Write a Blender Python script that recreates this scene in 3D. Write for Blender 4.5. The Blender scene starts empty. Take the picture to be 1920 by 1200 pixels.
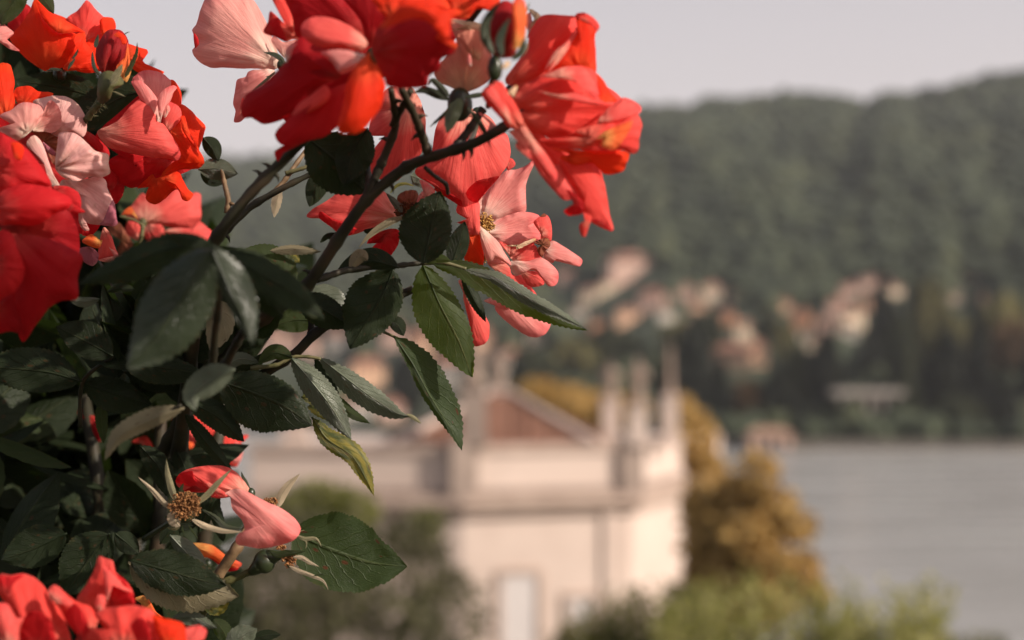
import bpy, math, random
import numpy as np
from mathutils import Vector, noise as mnoise

random.seed(7)
rng = np.random.default_rng(7)
SC = bpy.context.scene
COL = SC.collection

# ---------------------------------------------------------------- camera, sky, sun, exposure
FPX = 50.0 / 36.0 * 1920.0
CAM_H = 22.0
HORIZON = 690.0
PITCH = math.atan((HORIZON - 600.0) / FPX)
cam_d = bpy.data.cameras.new('camera')
cam = bpy.data.objects.new('camera', cam_d)
COL.objects.link(cam)
cam.location = (0, 0, CAM_H)
cam.rotation_euler = (math.pi / 2 + PITCH, 0, 0)
cam_d.lens = 50
cam_d.sensor_width = 36
cam_d.clip_start = 0.02
cam_d.clip_end = 20000
cam_d.dof.use_dof = True
cam_d.dof.focus_distance = 0.675
cam_d.dof.aperture_fstop = 5.1
cam_d.dof.aperture_blades = 0
SC.camera = cam

SUN = Vector((0.80, -0.42, 0.52)).normalized()
el = math.asin(SUN.z)
az = math.atan2(SUN.x, SUN.y)
world = bpy.data.worlds.new('World')
SC.world = world
world.use_nodes = True
wn = world.node_tree.nodes
wl = world.node_tree.links
wn.clear()
sky = wn.new('ShaderNodeTexSky')
sky.sky_type = 'NISHITA'
sky.sun_disc = False
sky.sun_elevation = el
sky.sun_rotation = az
sky.dust_density = 4.0
sky.air_density = 1.0
# pale haze that thins with height, over the clear sky
hz = wn.new('ShaderNodeMixRGB')
hz.blend_type = 'MIX'
hz.inputs[2].default_value = (6.7, 5.95, 5.85, 1)
wtc = wn.new('ShaderNodeTexCoord')
wsep = wn.new('ShaderNodeSeparateXYZ')
wl.new(wtc.outputs['Generated'], wsep.inputs[0])
wr_ = wn.new('ShaderNodeValToRGB')
wr_.color_ramp.interpolation = 'EASE'
wr_.color_ramp.elements[0].position = 0.0
wr_.color_ramp.elements[0].color = (0.92, 0.92, 0.92, 1)
wr_.color_ramp.elements[1].position = 0.75
wr_.color_ramp.elements[1].color = (0.08, 0.08, 0.08, 1)
wl.new(wsep.outputs[2], wr_.inputs[0])
wl.new(wr_.outputs[0], hz.inputs[0])
bg = wn.new('ShaderNodeBackground')
bg.inputs['Strength'].default_value = 0.1
wo = wn.new('ShaderNodeOutputWorld')
wl.new(sky.outputs[0], hz.inputs[1])
wl.new(hz.outputs[0], bg.inputs[0])
wl.new(bg.outputs[0], wo.inputs[0])

sun_d = bpy.data.lights.new('sun', 'SUN')
sun_d.energy = 5.0
sun_d.angle = math.radians(0.5)
sun_d.color = (1.0, 0.88, 0.77)
sun = bpy.data.objects.new('sun', sun_d)
COL.objects.link(sun)
sun.rotation_euler = SUN.to_track_quat('Z', 'Y').to_euler()

SC.render.engine = 'CYCLES'
SC.view_settings.view_transform = 'Standard'
SC.view_settings.look = 'None'
SC.view_settings.gamma = 1
SC.view_settings.exposure = 0.30
SC.view_settings.use_curve_mapping = False
SC.cycles.use_denoising = True
SC.cycles.max_bounces = 8
SC.cycles.transparent_max_bounces = 8
SC.cycles.volume_bounces = 0
SC.cycles.sample_clamp_indirect = 6

# ---------------------------------------------------------------- helpers
CP, SP_ = math.cos(PITCH), math.sin(PITCH)


def P(x, y, d):
    """world point seen at photo coordinates x, y at a distance d in front of the lens"""
    r = (x - 960.0) / FPX * d
    u = -(y - 600.0) / FPX * d
    return (r, d * CP - u * SP_, CAM_H + d * SP_ + u * CP)


def PA(xy, d):
    xy = np.asarray(xy, float)
    d = np.broadcast_to(np.asarray(d, float), xy.shape[:-1])
    r = (xy[..., 0] - 960.0) / FPX * d
    u = -(xy[..., 1] - 600.0) / FPX * d
    return np.stack([r, d * CP - u * SP_, CAM_H + d * SP_ + u * CP], -1)


def obj(name, verts, faces, mat=None, parent=None, smooth=True, uv=None):
    me = bpy.data.meshes.new(name)
    me.from_pydata([tuple(v) for v in verts], [], faces)
    if smooth:
        me.polygons.foreach_set('use_smooth', [True] * len(me.polygons))
    if uv is not None:
        lay = me.uv_layers.new(name='UVMap')
        li = np.empty(len(me.loops), int)
        me.loops.foreach_get('vertex_index', li)
        lay.data.foreach_set('uv', np.asarray(uv, float)[li].ravel())
    me.update()
    if mat:
        me.materials.append(mat)
    o = bpy.data.objects.new(name, me)
    COL.objects.link(o)
    if parent:
        o.parent = parent
    return o


def empty(name, loc, label, cat, group=None):
    o = bpy.data.objects.new(name, None)
    COL.objects.link(o)
    o.location = loc
    o.empty_display_size = 0.1
    tag(o, label, cat, group)
    return o


def tag(o, label=None, cat=None, group=None, kind=None):
    if label:
        o['label'] = label
    if cat:
        o['category'] = cat
    if group:
        o['group'] = group
    if kind:
        o['kind'] = kind
    return o


def keep(child, parent):
    """parent an object built in world space without moving it"""
    child.parent = parent
    child.matrix_parent_inverse = parent.matrix_world.inverted()


class MB:
    def __init__(self):
        self.v, self.f = [], []

    def add(self, v, f):
        n = len(self.v)
        self.v += [tuple(p) for p in v]
        self.f += [tuple(i + n for i in q) for q in f]

    def box(self, c, s, rz=0.0):
        c0, s0 = math.cos(rz), math.sin(rz)
        vs = []
        for dz in (-.5, .5):
            for dy in (-.5, .5):
                for dx in (-.5, .5):
                    x, y = dx * s[0], dy * s[1]
                    vs.append((c[0] + x * c0 - y * s0, c[1] + x * s0 + y * c0, c[2] + dz * s[2]))
        self.add(vs, [(0, 2, 3, 1), (4, 5, 7, 6), (0, 1, 5, 4), (1, 3, 7, 5), (3, 2, 6, 7), (2, 0, 4, 6)])

    def lathe(self, c, prof, n=12, sx=1.0, sy=1.0):
        k = len(prof)
        vs = []
        for r, z in prof:
            for i in range(n):
                a = 2 * math.pi * i / n
                vs.append((c[0] + r * sx * math.cos(a), c[1] + r * sy * math.sin(a), c[2] + z))
        fs = []
        for j in range(k - 1):
            for i in range(n):
                fs.append((j * n + i, j * n + (i + 1) % n, (j + 1) * n + (i + 1) % n, (j + 1) * n + i))
        fs.append(tuple(range(n))[::-1])
        fs.append(tuple((k - 1) * n + i for i in range(n)))
        self.add(vs, fs)

    def tube(self, pts, rad, n=8):
        pts = [Vector(p) for p in pts]
        m = len(pts)
        vs, fs = [], []
        ref = Vector((0.3, 0.9, 0.2))
        for i, p in enumerate(pts):
            t = (pts[min(i + 1, m - 1)] - pts[max(i - 1, 0)]).normalized()
            a = t.cross(ref)
            if a.length < 1e-4:
                a = t.cross(Vector((1, 0, 0)))
            a.normalize()
            b = t.cross(a)
            r = rad[i] if hasattr(rad, '__len__') else rad
            for k in range(n):
                th = 2 * math.pi * k / n
                vs.append(p + (a * math.cos(th) + b * math.sin(th)) * r)
        for i in range(m - 1):
            for k in range(n):
                fs.append((i * n + k, i * n + (k + 1) % n, (i + 1) * n + (k + 1) % n, (i + 1) * n + k))
        fs.append(tuple(range(n))[::-1])
        fs.append(tuple((m - 1) * n + k for k in range(n)))
        self.add(vs, fs)

    def ball(self, c, r, n=8, sx=1, sy=1, sz=1):
        prof = []
        for j in range(n + 1):
            a = math.pi * j / n
            prof.append((max(1e-5, r * math.sin(a)), -r * sz * math.cos(a)))
        self.lathe(c, prof, n + 2, sx, sy)

    def build(self, name, mat, parent=None, smooth=True):
        return obj(name, self.v, self.f, mat, parent, smooth)


def catmull(pts, n, closed=False):
    pts = np.asarray(pts, float)
    m = len(pts)
    if closed:
        q = np.concatenate([pts[-1:], pts, pts[:2]])
        seg = m
    else:
        q = np.concatenate([2 * pts[:1] - pts[1:2], pts, 2 * pts[-1:] - pts[-2:-1]])
        seg = m - 1
    # centripetal-like spacing: sample by chord length
    base = pts if not closed else np.concatenate([pts, pts[:1]])
    L = np.sqrt(((base[1:] - base[:-1]) ** 2).sum(1)) + 1e-6
    cum = np.concatenate([[0], np.cumsum(L)])
    s = np.linspace(0, cum[-1], n, endpoint=not closed)
    k = np.clip(np.searchsorted(cum, s, side='right') - 1, 0, seg - 1)
    t = ((s - cum[k]) / L[k])[:, None]
    p0, p1, p2, p3 = q[k], q[k + 1], q[k + 2], q[k + 3]
    ten = 0.42
    m1 = ten * (p2 - p0) * (2 * L[k] / (np.linalg.norm(p2 - p0, axis=1) + 1e-6)).clip(0, 1.2)[:, None]
    m2 = ten * (p3 - p1) * (2 * L[k] / (np.linalg.norm(p3 - p1, axis=1) + 1e-6)).clip(0, 1.2)[:, None]
    t2, t3 = t * t, t * t * t
    return (2 * t3 - 3 * t2 + 1) * p1 + (t3 - 2 * t2 + t) * m1 + (-2 * t3 + 3 * t2) * p2 + (t3 - t2) * m2


# ---------------------------------------------------------------- materials
def mat_new(name):
    m = bpy.data.materials.new(name)
    m.use_nodes = True
    nt = m.node_tree
    nt.nodes.clear()
    out = nt.nodes.new('ShaderNodeOutputMaterial')
    return m, nt, out


def nd(nt, typ, **kw):
    n = nt.nodes.new(typ)
    for k, v in kw.items():
        if k.startswith('i_'):
            n.inputs[k[2:].replace('_', ' ')].default_value = v
        else:
            setattr(n, k, v)
    return n


def mathn(nt, op, a, b=None, c=None, clamp=False):
    n = nt.nodes.new('ShaderNodeMath')
    n.operation = op
    n.use_clamp = clamp
    for i, v in enumerate((a, b, c)):
        if v is None:
            continue
        if hasattr(v, 'links') or hasattr(v, 'is_linked'):
            nt.links.new(v, n.inputs[i])
        else:
            n.inputs[i].default_value = v
    return n.outputs[0]


def mixc(nt, f, a, b, typ='MIX'):
    n = nt.nodes.new('ShaderNodeMixRGB')
    n.blend_type = typ
    for i, v in enumerate((f, a, b)):
        if hasattr(v, 'is_linked'):
            nt.links.new(v, n.inputs[i])
        else:
            n.inputs[i].default_value = v if i == 0 else (v[0], v[1], v[2], 1)
    return n.outputs[0]


def ramp(nt, f, stops):
    n = nt.nodes.new('ShaderNodeValToRGB')
    e = n.color_ramp.elements
    while len(e) < len(stops):
        e.new(0.5)
    for i, (p, c) in enumerate(stops):
        e[i].position = p
        e[i].color = (c[0], c[1], c[2], 1) if hasattr(c, '__len__') else (c, c, c, 1)
    nt.links.new(f, n.inputs[0])
    return n.outputs[0]


def petal_mat(name, base, main, edge, trans, tw=0.38, vein=0.35, rough=0.6, spot=0.0, wilt=0.5):
    """petal: pale claw, coloured blade, own edge tint, fine radial veins; thin and translucent"""
    m, nt, out = mat_new(name)
    tc = nd(nt, 'ShaderNodeTexCoord')
    sep = nd(nt, 'ShaderNodeSeparateXYZ')
    nt.links.new(tc.outputs['UV'], sep.inputs[0])
    u, v = sep.outputs[0], sep.outputs[1]
    oi = nd(nt, 'ShaderNodeObjectInfo')
    comb = nd(nt, 'ShaderNodeCombineXYZ')
    nt.links.new(mathn(nt, 'MULTIPLY', u, 150.0), comb.inputs[0])
    nt.links.new(mathn(nt, 'MULTIPLY', v, 2.6), comb.inputs[1])
    nt.links.new(mathn(nt, 'MULTIPLY', oi.outputs['Random'], 40.0), comb.inputs[2])
    n1 = nd(nt, 'ShaderNodeTexNoise', i_Scale=1.0, i_Detail=4.0, i_Roughness=0.65)
    nt.links.new(comb.outputs[0], n1.inputs['Vector'])
    comb2 = nd(nt, 'ShaderNodeCombineXYZ')
    nt.links.new(mathn(nt, 'MULTIPLY', u, 11.0), comb2.inputs[0])
    nt.links.new(mathn(nt, 'MULTIPLY', v, 2.6), comb2.inputs[1])
    nt.links.new(mathn(nt, 'MULTIPLY', oi.outputs['Random'], 91.0), comb2.inputs[2])
    n2 = nd(nt, 'ShaderNodeTexNoise', i_Scale=1.0, i_Detail=3.0)
    nt.links.new(comb2.outputs[0], n2.inputs['Vector'])
    vv = mathn(nt, 'ADD', v, mathn(nt, 'MULTIPLY', mathn(nt, 'SUBTRACT', n2.outputs[0], 0.5), 0.35))
    vv = mathn(nt, 'ADD', vv, mathn(nt, 'MULTIPLY', mathn(nt, 'SUBTRACT', n1.outputs[0], 0.5), 0.25), clamp=True)
    col = ramp(nt, vv, [(0.0, base), (0.13, base), (0.40, main), (0.78, main), (0.97, edge)])
    dark = mixc(nt, mathn(nt, 'MULTIPLY', mathn(nt, 'SUBTRACT', n1.outputs[0], 0.45, clamp=True), 5.0 * vein, clamp=True),
                col, tuple(c * k for c, k in zip(main, (0.72, 0.38, 0.42))))
    if wilt > 0:
        nw = nd(nt, 'ShaderNodeTexNoise', i_Scale=90.0, i_Detail=4.0)
        nt.links.new(tc.outputs['Object'], nw.inputs['Vector'])
        we = mathn(nt, 'ADD', mathn(nt, 'MULTIPLY', mathn(nt, 'SUBTRACT', v, 0.90), 6.0), mathn(nt, 'MULTIPLY', mathn(nt, 'SUBTRACT', nw.outputs[0], 0.62), 5.0))
        wf = mathn(nt, 'MULTIPLY', mathn(nt, 'MULTIPLY', we, mathn(nt, 'GREATER_THAN', v, 0.72)), wilt, clamp=True)
        dark = mixc(nt, wf, dark, tuple(c * k + d for c, k, d in zip(main, (0.45, 0.45, 0.4), (0.04, 0.015, 0.01))))
    if spot > 0:
        n3 = nd(nt, 'ShaderNodeTexNoise', i_Scale=230.0, i_Detail=3.0)
        nt.links.new(tc.outputs['Object'], n3.inputs['Vector'])
        sp = ramp(nt, n3.outputs[0], [(0.60, 0.0), (0.70, 1.0)])
        dark = mixc(nt, mathn(nt, 'MULTIPLY', sp, spot), dark, (0.30, 0.12, 0.04))
    pb = nd(nt, 'ShaderNodeBsdfPrincipled', i_Roughness=rough)
    pb.inputs['Specular IOR Level'].default_value = 0.16
    nt.links.new(dark, pb.inputs['Base Color'])
    tr = nd(nt, 'ShaderNodeBsdfTranslucent')
    tcol = mixc(nt, 0.75, dark, trans, 'MIX')
    nt.links.new(tcol, tr.inputs[0])
    n4 = nd(nt, 'ShaderNodeTexNoise', i_Scale=300.0, i_Detail=3.0)
    nt.links.new(tc.outputs['Object'], n4.inputs['Vector'])
    bsum = mathn(nt, 'ADD', n1.outputs[0], mathn(nt, 'MULTIPLY', n4.outputs[0], 0.5))
    bm = nd(nt, 'ShaderNodeBump', i_Strength=0.7, i_Distance=0.0008)
    nt.links.new(bsum, bm.inputs['Height'])
    nt.links.new(bm.outputs[0], pb.inputs['Normal'])
    mx = nd(nt, 'ShaderNodeMixShader')
    mx.inputs[0].default_value = tw
    nt.links.new(pb.outputs[0], mx.inputs[1])
    nt.links.new(tr.outputs[0], mx.inputs[2])
    nt.links.new(mx.outputs[0], out.inputs[0])
    return m


def leaf_mat(name, base, vein, trans, rough=0.42, tw=0.28, spots=0.0, yellow=0.0, spec=0.5, ycol=(0.30, 0.24, 0.03)):
    m, nt, out = mat_new(name)
    tc = nd(nt, 'ShaderNodeTexCoord')
    sep = nd(nt, 'ShaderNodeSeparateXYZ')
    nt.links.new(tc.outputs['UV'], sep.inputs[0])
    u, v = sep.outputs[0], sep.outputs[1]
    au = mathn(nt, 'ABSOLUTE', mathn(nt, 'SUBTRACT', u, 0.5))          # 0 midrib .. 0.5 edge
    wob = nd(nt, 'ShaderNodeTexNoise', i_Scale=9.0, i_Detail=2.0)
    nt.links.new(tc.outputs['UV'], wob.inputs['Vector'])
    wv = mathn(nt, 'MULTIPLY', mathn(nt, 'SUBTRACT', wob.outputs[0], 0.5), 0.09)
    ph = mathn(nt, 'SUBTRACT', mathn(nt, 'ADD', v, wv), mathn(nt, 'MULTIPLY', mathn(nt, 'POWER', au, 0.85), 0.62))
    side = mathn(nt, 'MULTIPLY', mathn(nt, 'GREATER_THAN', u, 0.5), 0.42)
    fr = mathn(nt, 'FRACT', mathn(nt, 'ADD', mathn(nt, 'MULTIPLY', ph, 7.5), side))
    ds = mathn(nt, 'ABSOLUTE', mathn(nt, 'SUBTRACT', fr, 0.5))         # 0.5 on the vein
    lat = ramp(nt, ds, [(0.43, 0.0), (0.495, 1.0)])
    lat = mathn(nt, 'MULTIPLY', lat, mathn(nt, 'SUBTRACT', 1.0, mathn(nt, 'MULTIPLY', au, 1.6)))
    mid = ramp(nt, au, [(0.012, 1.0), (0.03, 0.0)])
    vor = nd(nt, 'ShaderNodeTexVoronoi', feature='DISTANCE_TO_EDGE', i_Scale=34.0)
    nt.links.new(tc.outputs['UV'], vor.inputs['Vector'])
    net = ramp(nt, vor.outputs[0], [(0.0, 1.0), (0.09, 0.0)])
    big = nd(nt, 'ShaderNodeTexNoise', i_Scale=60.0, i_Detail=4.0)
    nt.links.new(tc.outputs['Object'], big.inputs['Vector'])
    col = mixc(nt, ramp(nt, big.outputs[0], [(0.35, 0.0), (0.7, 1.0)]), base, tuple(c * 1.55 + 0.004 for c in base))
    col = mixc(nt, mathn(nt, 'MULTIPLY', net, 0.14), col, vein)
    col = mixc(nt, mathn(nt, 'MULTIPLY', lat, 0.28), col, vein)
    col = mixc(nt, mathn(nt, 'MULTIPLY', mid, 0.8), col, vein)
    tcol = mixc(nt, mathn(nt, 'MULTIPLY', lat, 0.5), trans, tuple(c * 1.5 for c in trans))
    ne = nd(nt, 'ShaderNodeTexNoise', i_Scale=7.0, i_Detail=4.0)
    nt.links.new(tc.outputs['UV'], ne.inputs['Vector'])
    ef = mathn(nt, 'ADD', mathn(nt, 'MULTIPLY', mathn(nt, 'SUBTRACT', au, 0.455), 9.0), mathn(nt, 'MULTIPLY', mathn(nt, 'SUBTRACT', ne.outputs[0], 0.56), 7.0))
    ef = mathn(nt, 'MULTIPLY', mathn(nt, 'MULTIPLY', ef, mathn(nt, 'GREATER_THAN', au, 0.36)), 0.55, clamp=True)
    col = mixc(nt, ef, col, tuple(c * 1.1 + e for c, e in zip(base, (0.075, 0.045, 0.012))))
    dust = nd(nt, 'ShaderNodeTexNoise', i_Scale=420.0, i_Detail=5.0, i_Roughness=0.7)
    nt.links.new(tc.outputs['Object'], dust.inputs['Vector'])
    df = ramp(nt, mathn(nt, 'ADD', mathn(nt, 'MULTIPLY', dust.outputs[0], 0.6), mathn(nt, 'MULTIPLY', big.outputs[0], 0.5)), [(0.52, 0.0), (0.72, 1.0)])
    col = mixc(nt, mathn(nt, 'MULTIPLY', df, 0.22), col, tuple(c * 1.5 + 0.014 for c in base))
    if yellow > 0:
        ny = nd(nt, 'ShaderNodeTexNoise', i_Scale=5.0, i_Detail=3.0)
        nt.links.new(tc.outputs['UV'], ny.inputs['Vector'])
        yf = mathn(nt, 'MULTIPLY', ramp(nt, mathn(nt, 'ADD', ny.outputs[0], mathn(nt, 'MULTIPLY', v, 0.12)), [(0.45, 0.0), (0.65, 1.0)]), yellow)
        col = mixc(nt, yf, col, ycol)
        tcol = mixc(nt, yf, tcol, tuple(c * 1.3 for c in ycol))
    if spots > 0:
        vs = nd(nt, 'ShaderNodeTexVoronoi', i_Scale=8.0)
        vs.inputs['Randomness'].default_value = 1.0
        nt.links.new(tc.outputs['UV'], vs.inputs['Vector'])
        keepn = nd(nt, 'ShaderNodeSeparateColor')
        nt.links.new(vs.outputs['Color'], keepn.inputs[0])
        sel = mathn(nt, 'GREATER_THAN', keepn.outputs[0], 0.5)
        sz = mathn(nt, 'MULTIPLY_ADD', keepn.outputs[1], 0.20, 0.08)
        inside = ramp(nt, mathn(nt, 'DIVIDE', vs.outputs['Distance'], sz), [(0.7, 1.0), (1.0, 0.0)])
        sf = mathn(nt, 'MULTIPLY', mathn(nt, 'MULTIPLY', inside, sel), spots)
        col = mixc(nt, sf, col, (0.10, 0.035, 0.012))
        tcol = mixc(nt, sf, tcol, (0.10, 0.03, 0.01))
    pb = nd(nt, 'ShaderNodeBsdfPrincipled', i_Roughness=rough)
    pb.inputs['Specular IOR Level'].default_value = spec
    nt.links.new(col, pb.inputs['Base Color'])
    rn = mathn(nt, 'MULTIPLY_ADD', big.outputs[0], 0.25, rough - 0.12)
    nt.links.new(rn, pb.inputs['Roughness'])
    h = mathn(nt, 'MULTIPLY', mathn(nt, 'ADD', lat, mathn(nt, 'MULTIPLY', mid, 1.2)), -1.0)
    h = mathn(nt, 'ADD', h, mathn(nt, 'MULTIPLY', net, -0.22))
    h = mathn(nt, 'ADD', h, mathn(nt, 'MULTIPLY', big.outputs[0], 0.6))
    bm = nd(nt, 'ShaderNodeBump', i_Strength=0.8, i_Distance=0.0006)
    nt.links.new(h, bm.inputs['Height'])
    nt.links.new(bm.outputs[0], pb.inputs['Normal'])
    tr = nd(nt, 'ShaderNodeBsdfTranslucent')
    nt.links.new(tcol, tr.inputs[0])
    mx = nd(nt, 'ShaderNodeMixShader')
    mx.inputs[0].default_value = tw
    nt.links.new(pb.outputs[0], mx.inputs[1])
    nt.links.new(tr.outputs[0], mx.inputs[2])
    nt.links.new(mx.outputs[0], out.inputs[0])
    return m


def noise_mat(name, c1, c2, scale=5.0, rough=0.8, bump=0.0, bdist=0.01, detail=5.0, c3=None, spec=0.3, trans=None, tw=0.0, objrand=0.0):
    m, nt, out = mat_new(name)
    tc = nd(nt, 'ShaderNodeTexCoord')
    n1 = nd(nt, 'ShaderNodeTexNoise', i_Scale=scale, i_Detail=detail)
    nt.links.new(tc.outputs['Object'], n1.inputs['Vector'])
    stops = [(0.3, c1), (0.7, c2)] if c3 is None else [(0.3, c1), (0.5, c2), (0.7, c3)]
    col = ramp(nt, n1.outputs[0], stops)
    if objrand:
        oi = nd(nt, 'ShaderNodeObjectInfo')
        col = mixc(nt, mathn(nt, 'MULTIPLY', oi.outputs['Random'], objrand), col, tuple(c * 0.35 for c in c1))
    pb = nd(nt, 'ShaderNodeBsdfPrincipled', i_Roughness=rough)
    pb.inputs['Specular IOR Level'].default_value = spec
    nt.links.new(col, pb.inputs['Base Color'])
    if bump:
        bm = nd(nt, 'ShaderNodeBump', i_Strength=bump, i_Distance=bdist)
        nt.links.new(n1.outputs[0], bm.inputs['Height'])
        nt.links.new(bm.outputs[0], pb.inputs['Normal'])
    if trans:
        tr = nd(nt, 'ShaderNodeBsdfTranslucent')
        tr.inputs[0].default_value = (*trans, 1)
        mx = nd(nt, 'ShaderNodeMixShader')
        mx.inputs[0].default_value = tw
        nt.links.new(pb.outputs[0], mx.inputs[1])
        nt.links.new(tr.outputs[0], mx.inputs[2])
        nt.links.new(mx.outputs[0], out.inputs[0])
    else:
        nt.links.new(pb.outputs[0], out.inputs[0])
    return m


PM = {
    'scarlet': petal_mat('scarlet_petal', (0.82, 0.10, 0.03), (0.82, 0.036, 0.008), (0.84, 0.055, 0.010), (0.95, 0.06, 0.008), 0.40, 0.18),
    'crimson': petal_mat('crimson_petal', (0.60, 0.07, 0.06), (0.58, 0.018, 0.022), (0.56, 0.014, 0.02), (0.80, 0.012, 0.014), 0.42, 0.25),
    'coral': petal_mat('coral_petal', (0.84, 0.40, 0.30), (0.80, 0.118, 0.100), (0.80, 0.09, 0.085), (0.94, 0.07, 0.05), 0.34, 0.5),
    'coral_red': petal_mat('coral_red_petal', (0.80, 0.20, 0.14), (0.80, 0.074, 0.058), (0.80, 0.10, 0.085), (0.95, 0.045, 0.025), 0.36, 0.38),
    'shade_red': petal_mat('shade_red_petal', (0.40, 0.04, 0.03), (0.36, 0.009, 0.014), (0.40, 0.010, 0.014), (0.70, 0.010, 0.012), 0.40, 0.25),  # darkened crimson: shade on the drooping petals is put into the colour
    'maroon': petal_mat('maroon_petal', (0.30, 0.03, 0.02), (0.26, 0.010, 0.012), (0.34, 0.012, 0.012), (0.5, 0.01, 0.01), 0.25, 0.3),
    'rosy': petal_mat('rosy_petal', (0.86, 0.70, 0.58), (0.81, 0.29, 0.26), (0.80, 0.17, 0.165), (0.93, 0.20, 0.16), 0.34, 0.40),
    'pink': petal_mat('pink_petal', (0.84, 0.68, 0.54), (0.78, 0.35, 0.30), (0.76, 0.26, 0.24), (0.90, 0.28, 0.22), 0.34, 0.35),
    'pale': petal_mat('faded_pale_petal', (0.76, 0.58, 0.48), (0.74, 0.40, 0.36), (0.72, 0.44, 0.36), (0.85, 0.34, 0.28), 0.26, 0.30, 0.6, 0.35),
    'peach': petal_mat('peach_petal', (0.80, 0.56, 0.34), (0.64, 0.24, 0.17), (0.66, 0.26, 0.18), (0.8, 0.25, 0.15), 0.28, 0.25, 0.55, 0.1),
    'dead': petal_mat('withered_petal', (0.30, 0.12, 0.06), (0.26, 0.085, 0.05), (0.18, 0.06, 0.03), (0.35, 0.10, 0.03), 0.22, 0.6, 0.7, 0.6),
    'lilac': petal_mat('dull_mauve_petal', (0.5, 0.2, 0.22), (0.42, 0.13, 0.17), (0.55, 0.25, 0.27), (0.5, 0.1, 0.12), 0.3, 0.3),
    'cream': petal_mat('cream_dry_petal', (0.8, 0.65, 0.4), (0.78, 0.58, 0.38), (0.66, 0.38, 0.15), (0.8, 0.5, 0.25), 0.25, 0.3, 0.6, 0.4),
    'orange': petal_mat('orange_petal', (0.85, 0.42, 0.12), (0.82, 0.15, 0.04), (0.8, 0.10, 0.06), (0.95, 0.16, 0.03), 0.36, 0.3),
}
LM = {
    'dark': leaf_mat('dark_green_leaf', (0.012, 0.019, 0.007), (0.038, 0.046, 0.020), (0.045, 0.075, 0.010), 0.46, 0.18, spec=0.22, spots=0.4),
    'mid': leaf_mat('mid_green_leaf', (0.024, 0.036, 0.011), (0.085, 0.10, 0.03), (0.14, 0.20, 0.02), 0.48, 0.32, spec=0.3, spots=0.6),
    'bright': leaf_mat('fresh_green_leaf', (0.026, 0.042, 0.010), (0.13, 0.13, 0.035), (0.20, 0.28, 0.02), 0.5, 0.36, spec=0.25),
    'spot': leaf_mat('spotted_leaf', (0.020, 0.034, 0.010), (0.065, 0.085, 0.028), (0.15, 0.21, 0.025), 0.5, 0.28, spots=0.9, spec=0.3),
    'yellow': leaf_mat('yellowing_leaf', (0.050, 0.070, 0.018), (0.20, 0.19, 0.06), (0.25, 0.28, 0.03), 0.5, 0.32, spots=0.9, yellow=0.8),
    'gloss': leaf_mat('glossy_dark_leaf', (0.020, 0.028, 0.014), (0.045, 0.055, 0.025), (0.06, 0.09, 0.015), 0.34, 0.15, spec=0.45),
    'grey': leaf_mat('waxy_grey_green_leaf', (0.075, 0.090, 0.058), (0.20, 0.21, 0.15), (0.10, 0.14, 0.03), 0.42, 0.12, spec=0.6, spots=0.45),
    'tan': leaf_mat('pale_leaf_underside', (0.20, 0.17, 0.10), (0.30, 0.26, 0.17), (0.22, 0.2, 0.06), 0.6, 0.2, spots=0.6),
    'sepal': leaf_mat('pale_green_sepal', (0.22, 0.20, 0.11), (0.32, 0.29, 0.17), (0.30, 0.30, 0.08), 0.6, 0.25),
    'sepal_dark': leaf_mat('dark_green_sepal', (0.030, 0.040, 0.018), (0.06, 0.07, 0.03), (0.08, 0.12, 0.02), 0.5, 0.15),
    'sepal_cream': leaf_mat('cream_sepal', (0.46, 0.37, 0.25), (0.34, 0.32, 0.17), (0.5, 0.4, 0.2), 0.6, 0.25),
}
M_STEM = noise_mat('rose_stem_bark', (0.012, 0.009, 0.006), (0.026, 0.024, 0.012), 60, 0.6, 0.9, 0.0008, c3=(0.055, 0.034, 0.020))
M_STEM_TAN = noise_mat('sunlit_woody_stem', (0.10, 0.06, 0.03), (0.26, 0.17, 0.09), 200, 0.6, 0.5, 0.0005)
M_STEM_GREEN = noise_mat('green_stem', (0.07, 0.075, 0.03), (0.15, 0.13, 0.06), 220, 0.55, 0.4, 0.0004)
M_HIP = noise_mat('dark_green_hip', (0.016, 0.024, 0.010), (0.030, 0.040, 0.016), 120, 0.35, 0.1, 0.0003, spec=0.5)
M_HIP_OLIVE = noise_mat('olive_calyx', (0.05, 0.05, 0.02), (0.10, 0.095, 0.035), 150, 0.55, 0.3, 0.0004)
M_STAMEN_DARK = noise_mat('dried_stamens', (0.07, 0.02, 0.010), (0.20, 0.07, 0.02), 300, 0.8)
M_STAMEN_GOLD = noise_mat('golden_stamens', (0.28, 0.13, 0.03), (0.60, 0.36, 0.10), 300, 0.7)
M_STAMEN_BROWN = noise_mat('brown_stamens', (0.10, 0.035, 0.012), (0.40, 0.19, 0.07), 300, 0.8)
# ================================================================ the rose bush
FR = {'a': (0, 0, 3), 'b': (0, 150, 4.8), 'c': (0, 350, 4.8), 'd': (350, 0, 4.8), 'e': (650, 0, 4.8), 'f': (860, 0, 4.8),
      'g': (860, 220, 4.8), 'h': (560, 230, 4.8), 'i': (780, 350, 4.8), 'j': (560, 430, 4.8), 'k': (780, 450, 4.8),
      'l': (200, 420, 4.8), 'm': (0, 600, 4.8), 'n': (240, 650, 4.8), 'o': (240, 850, 4.8), 'p': (0, 950, 4.8),
      'q': (300, 1000, 6), 'r': (380, 600, 3), 'px': (0, 0, 1)}


def px(fr, pts):
    x0, y0, s = FR[fr]
    return np.array([(x0 + p[0] / s, y0 + p[1] / s) for p in pts], float)


GROUND_Z = CAM_H - 1.25
BUSH = empty('rose_bush', (-0.35, 0.85, GROUND_Z), 'rose bush with scarlet and coral pink blooms and dark leaves filling the left side', 'rose bush')
bpy.context.view_layer.update()


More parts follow.
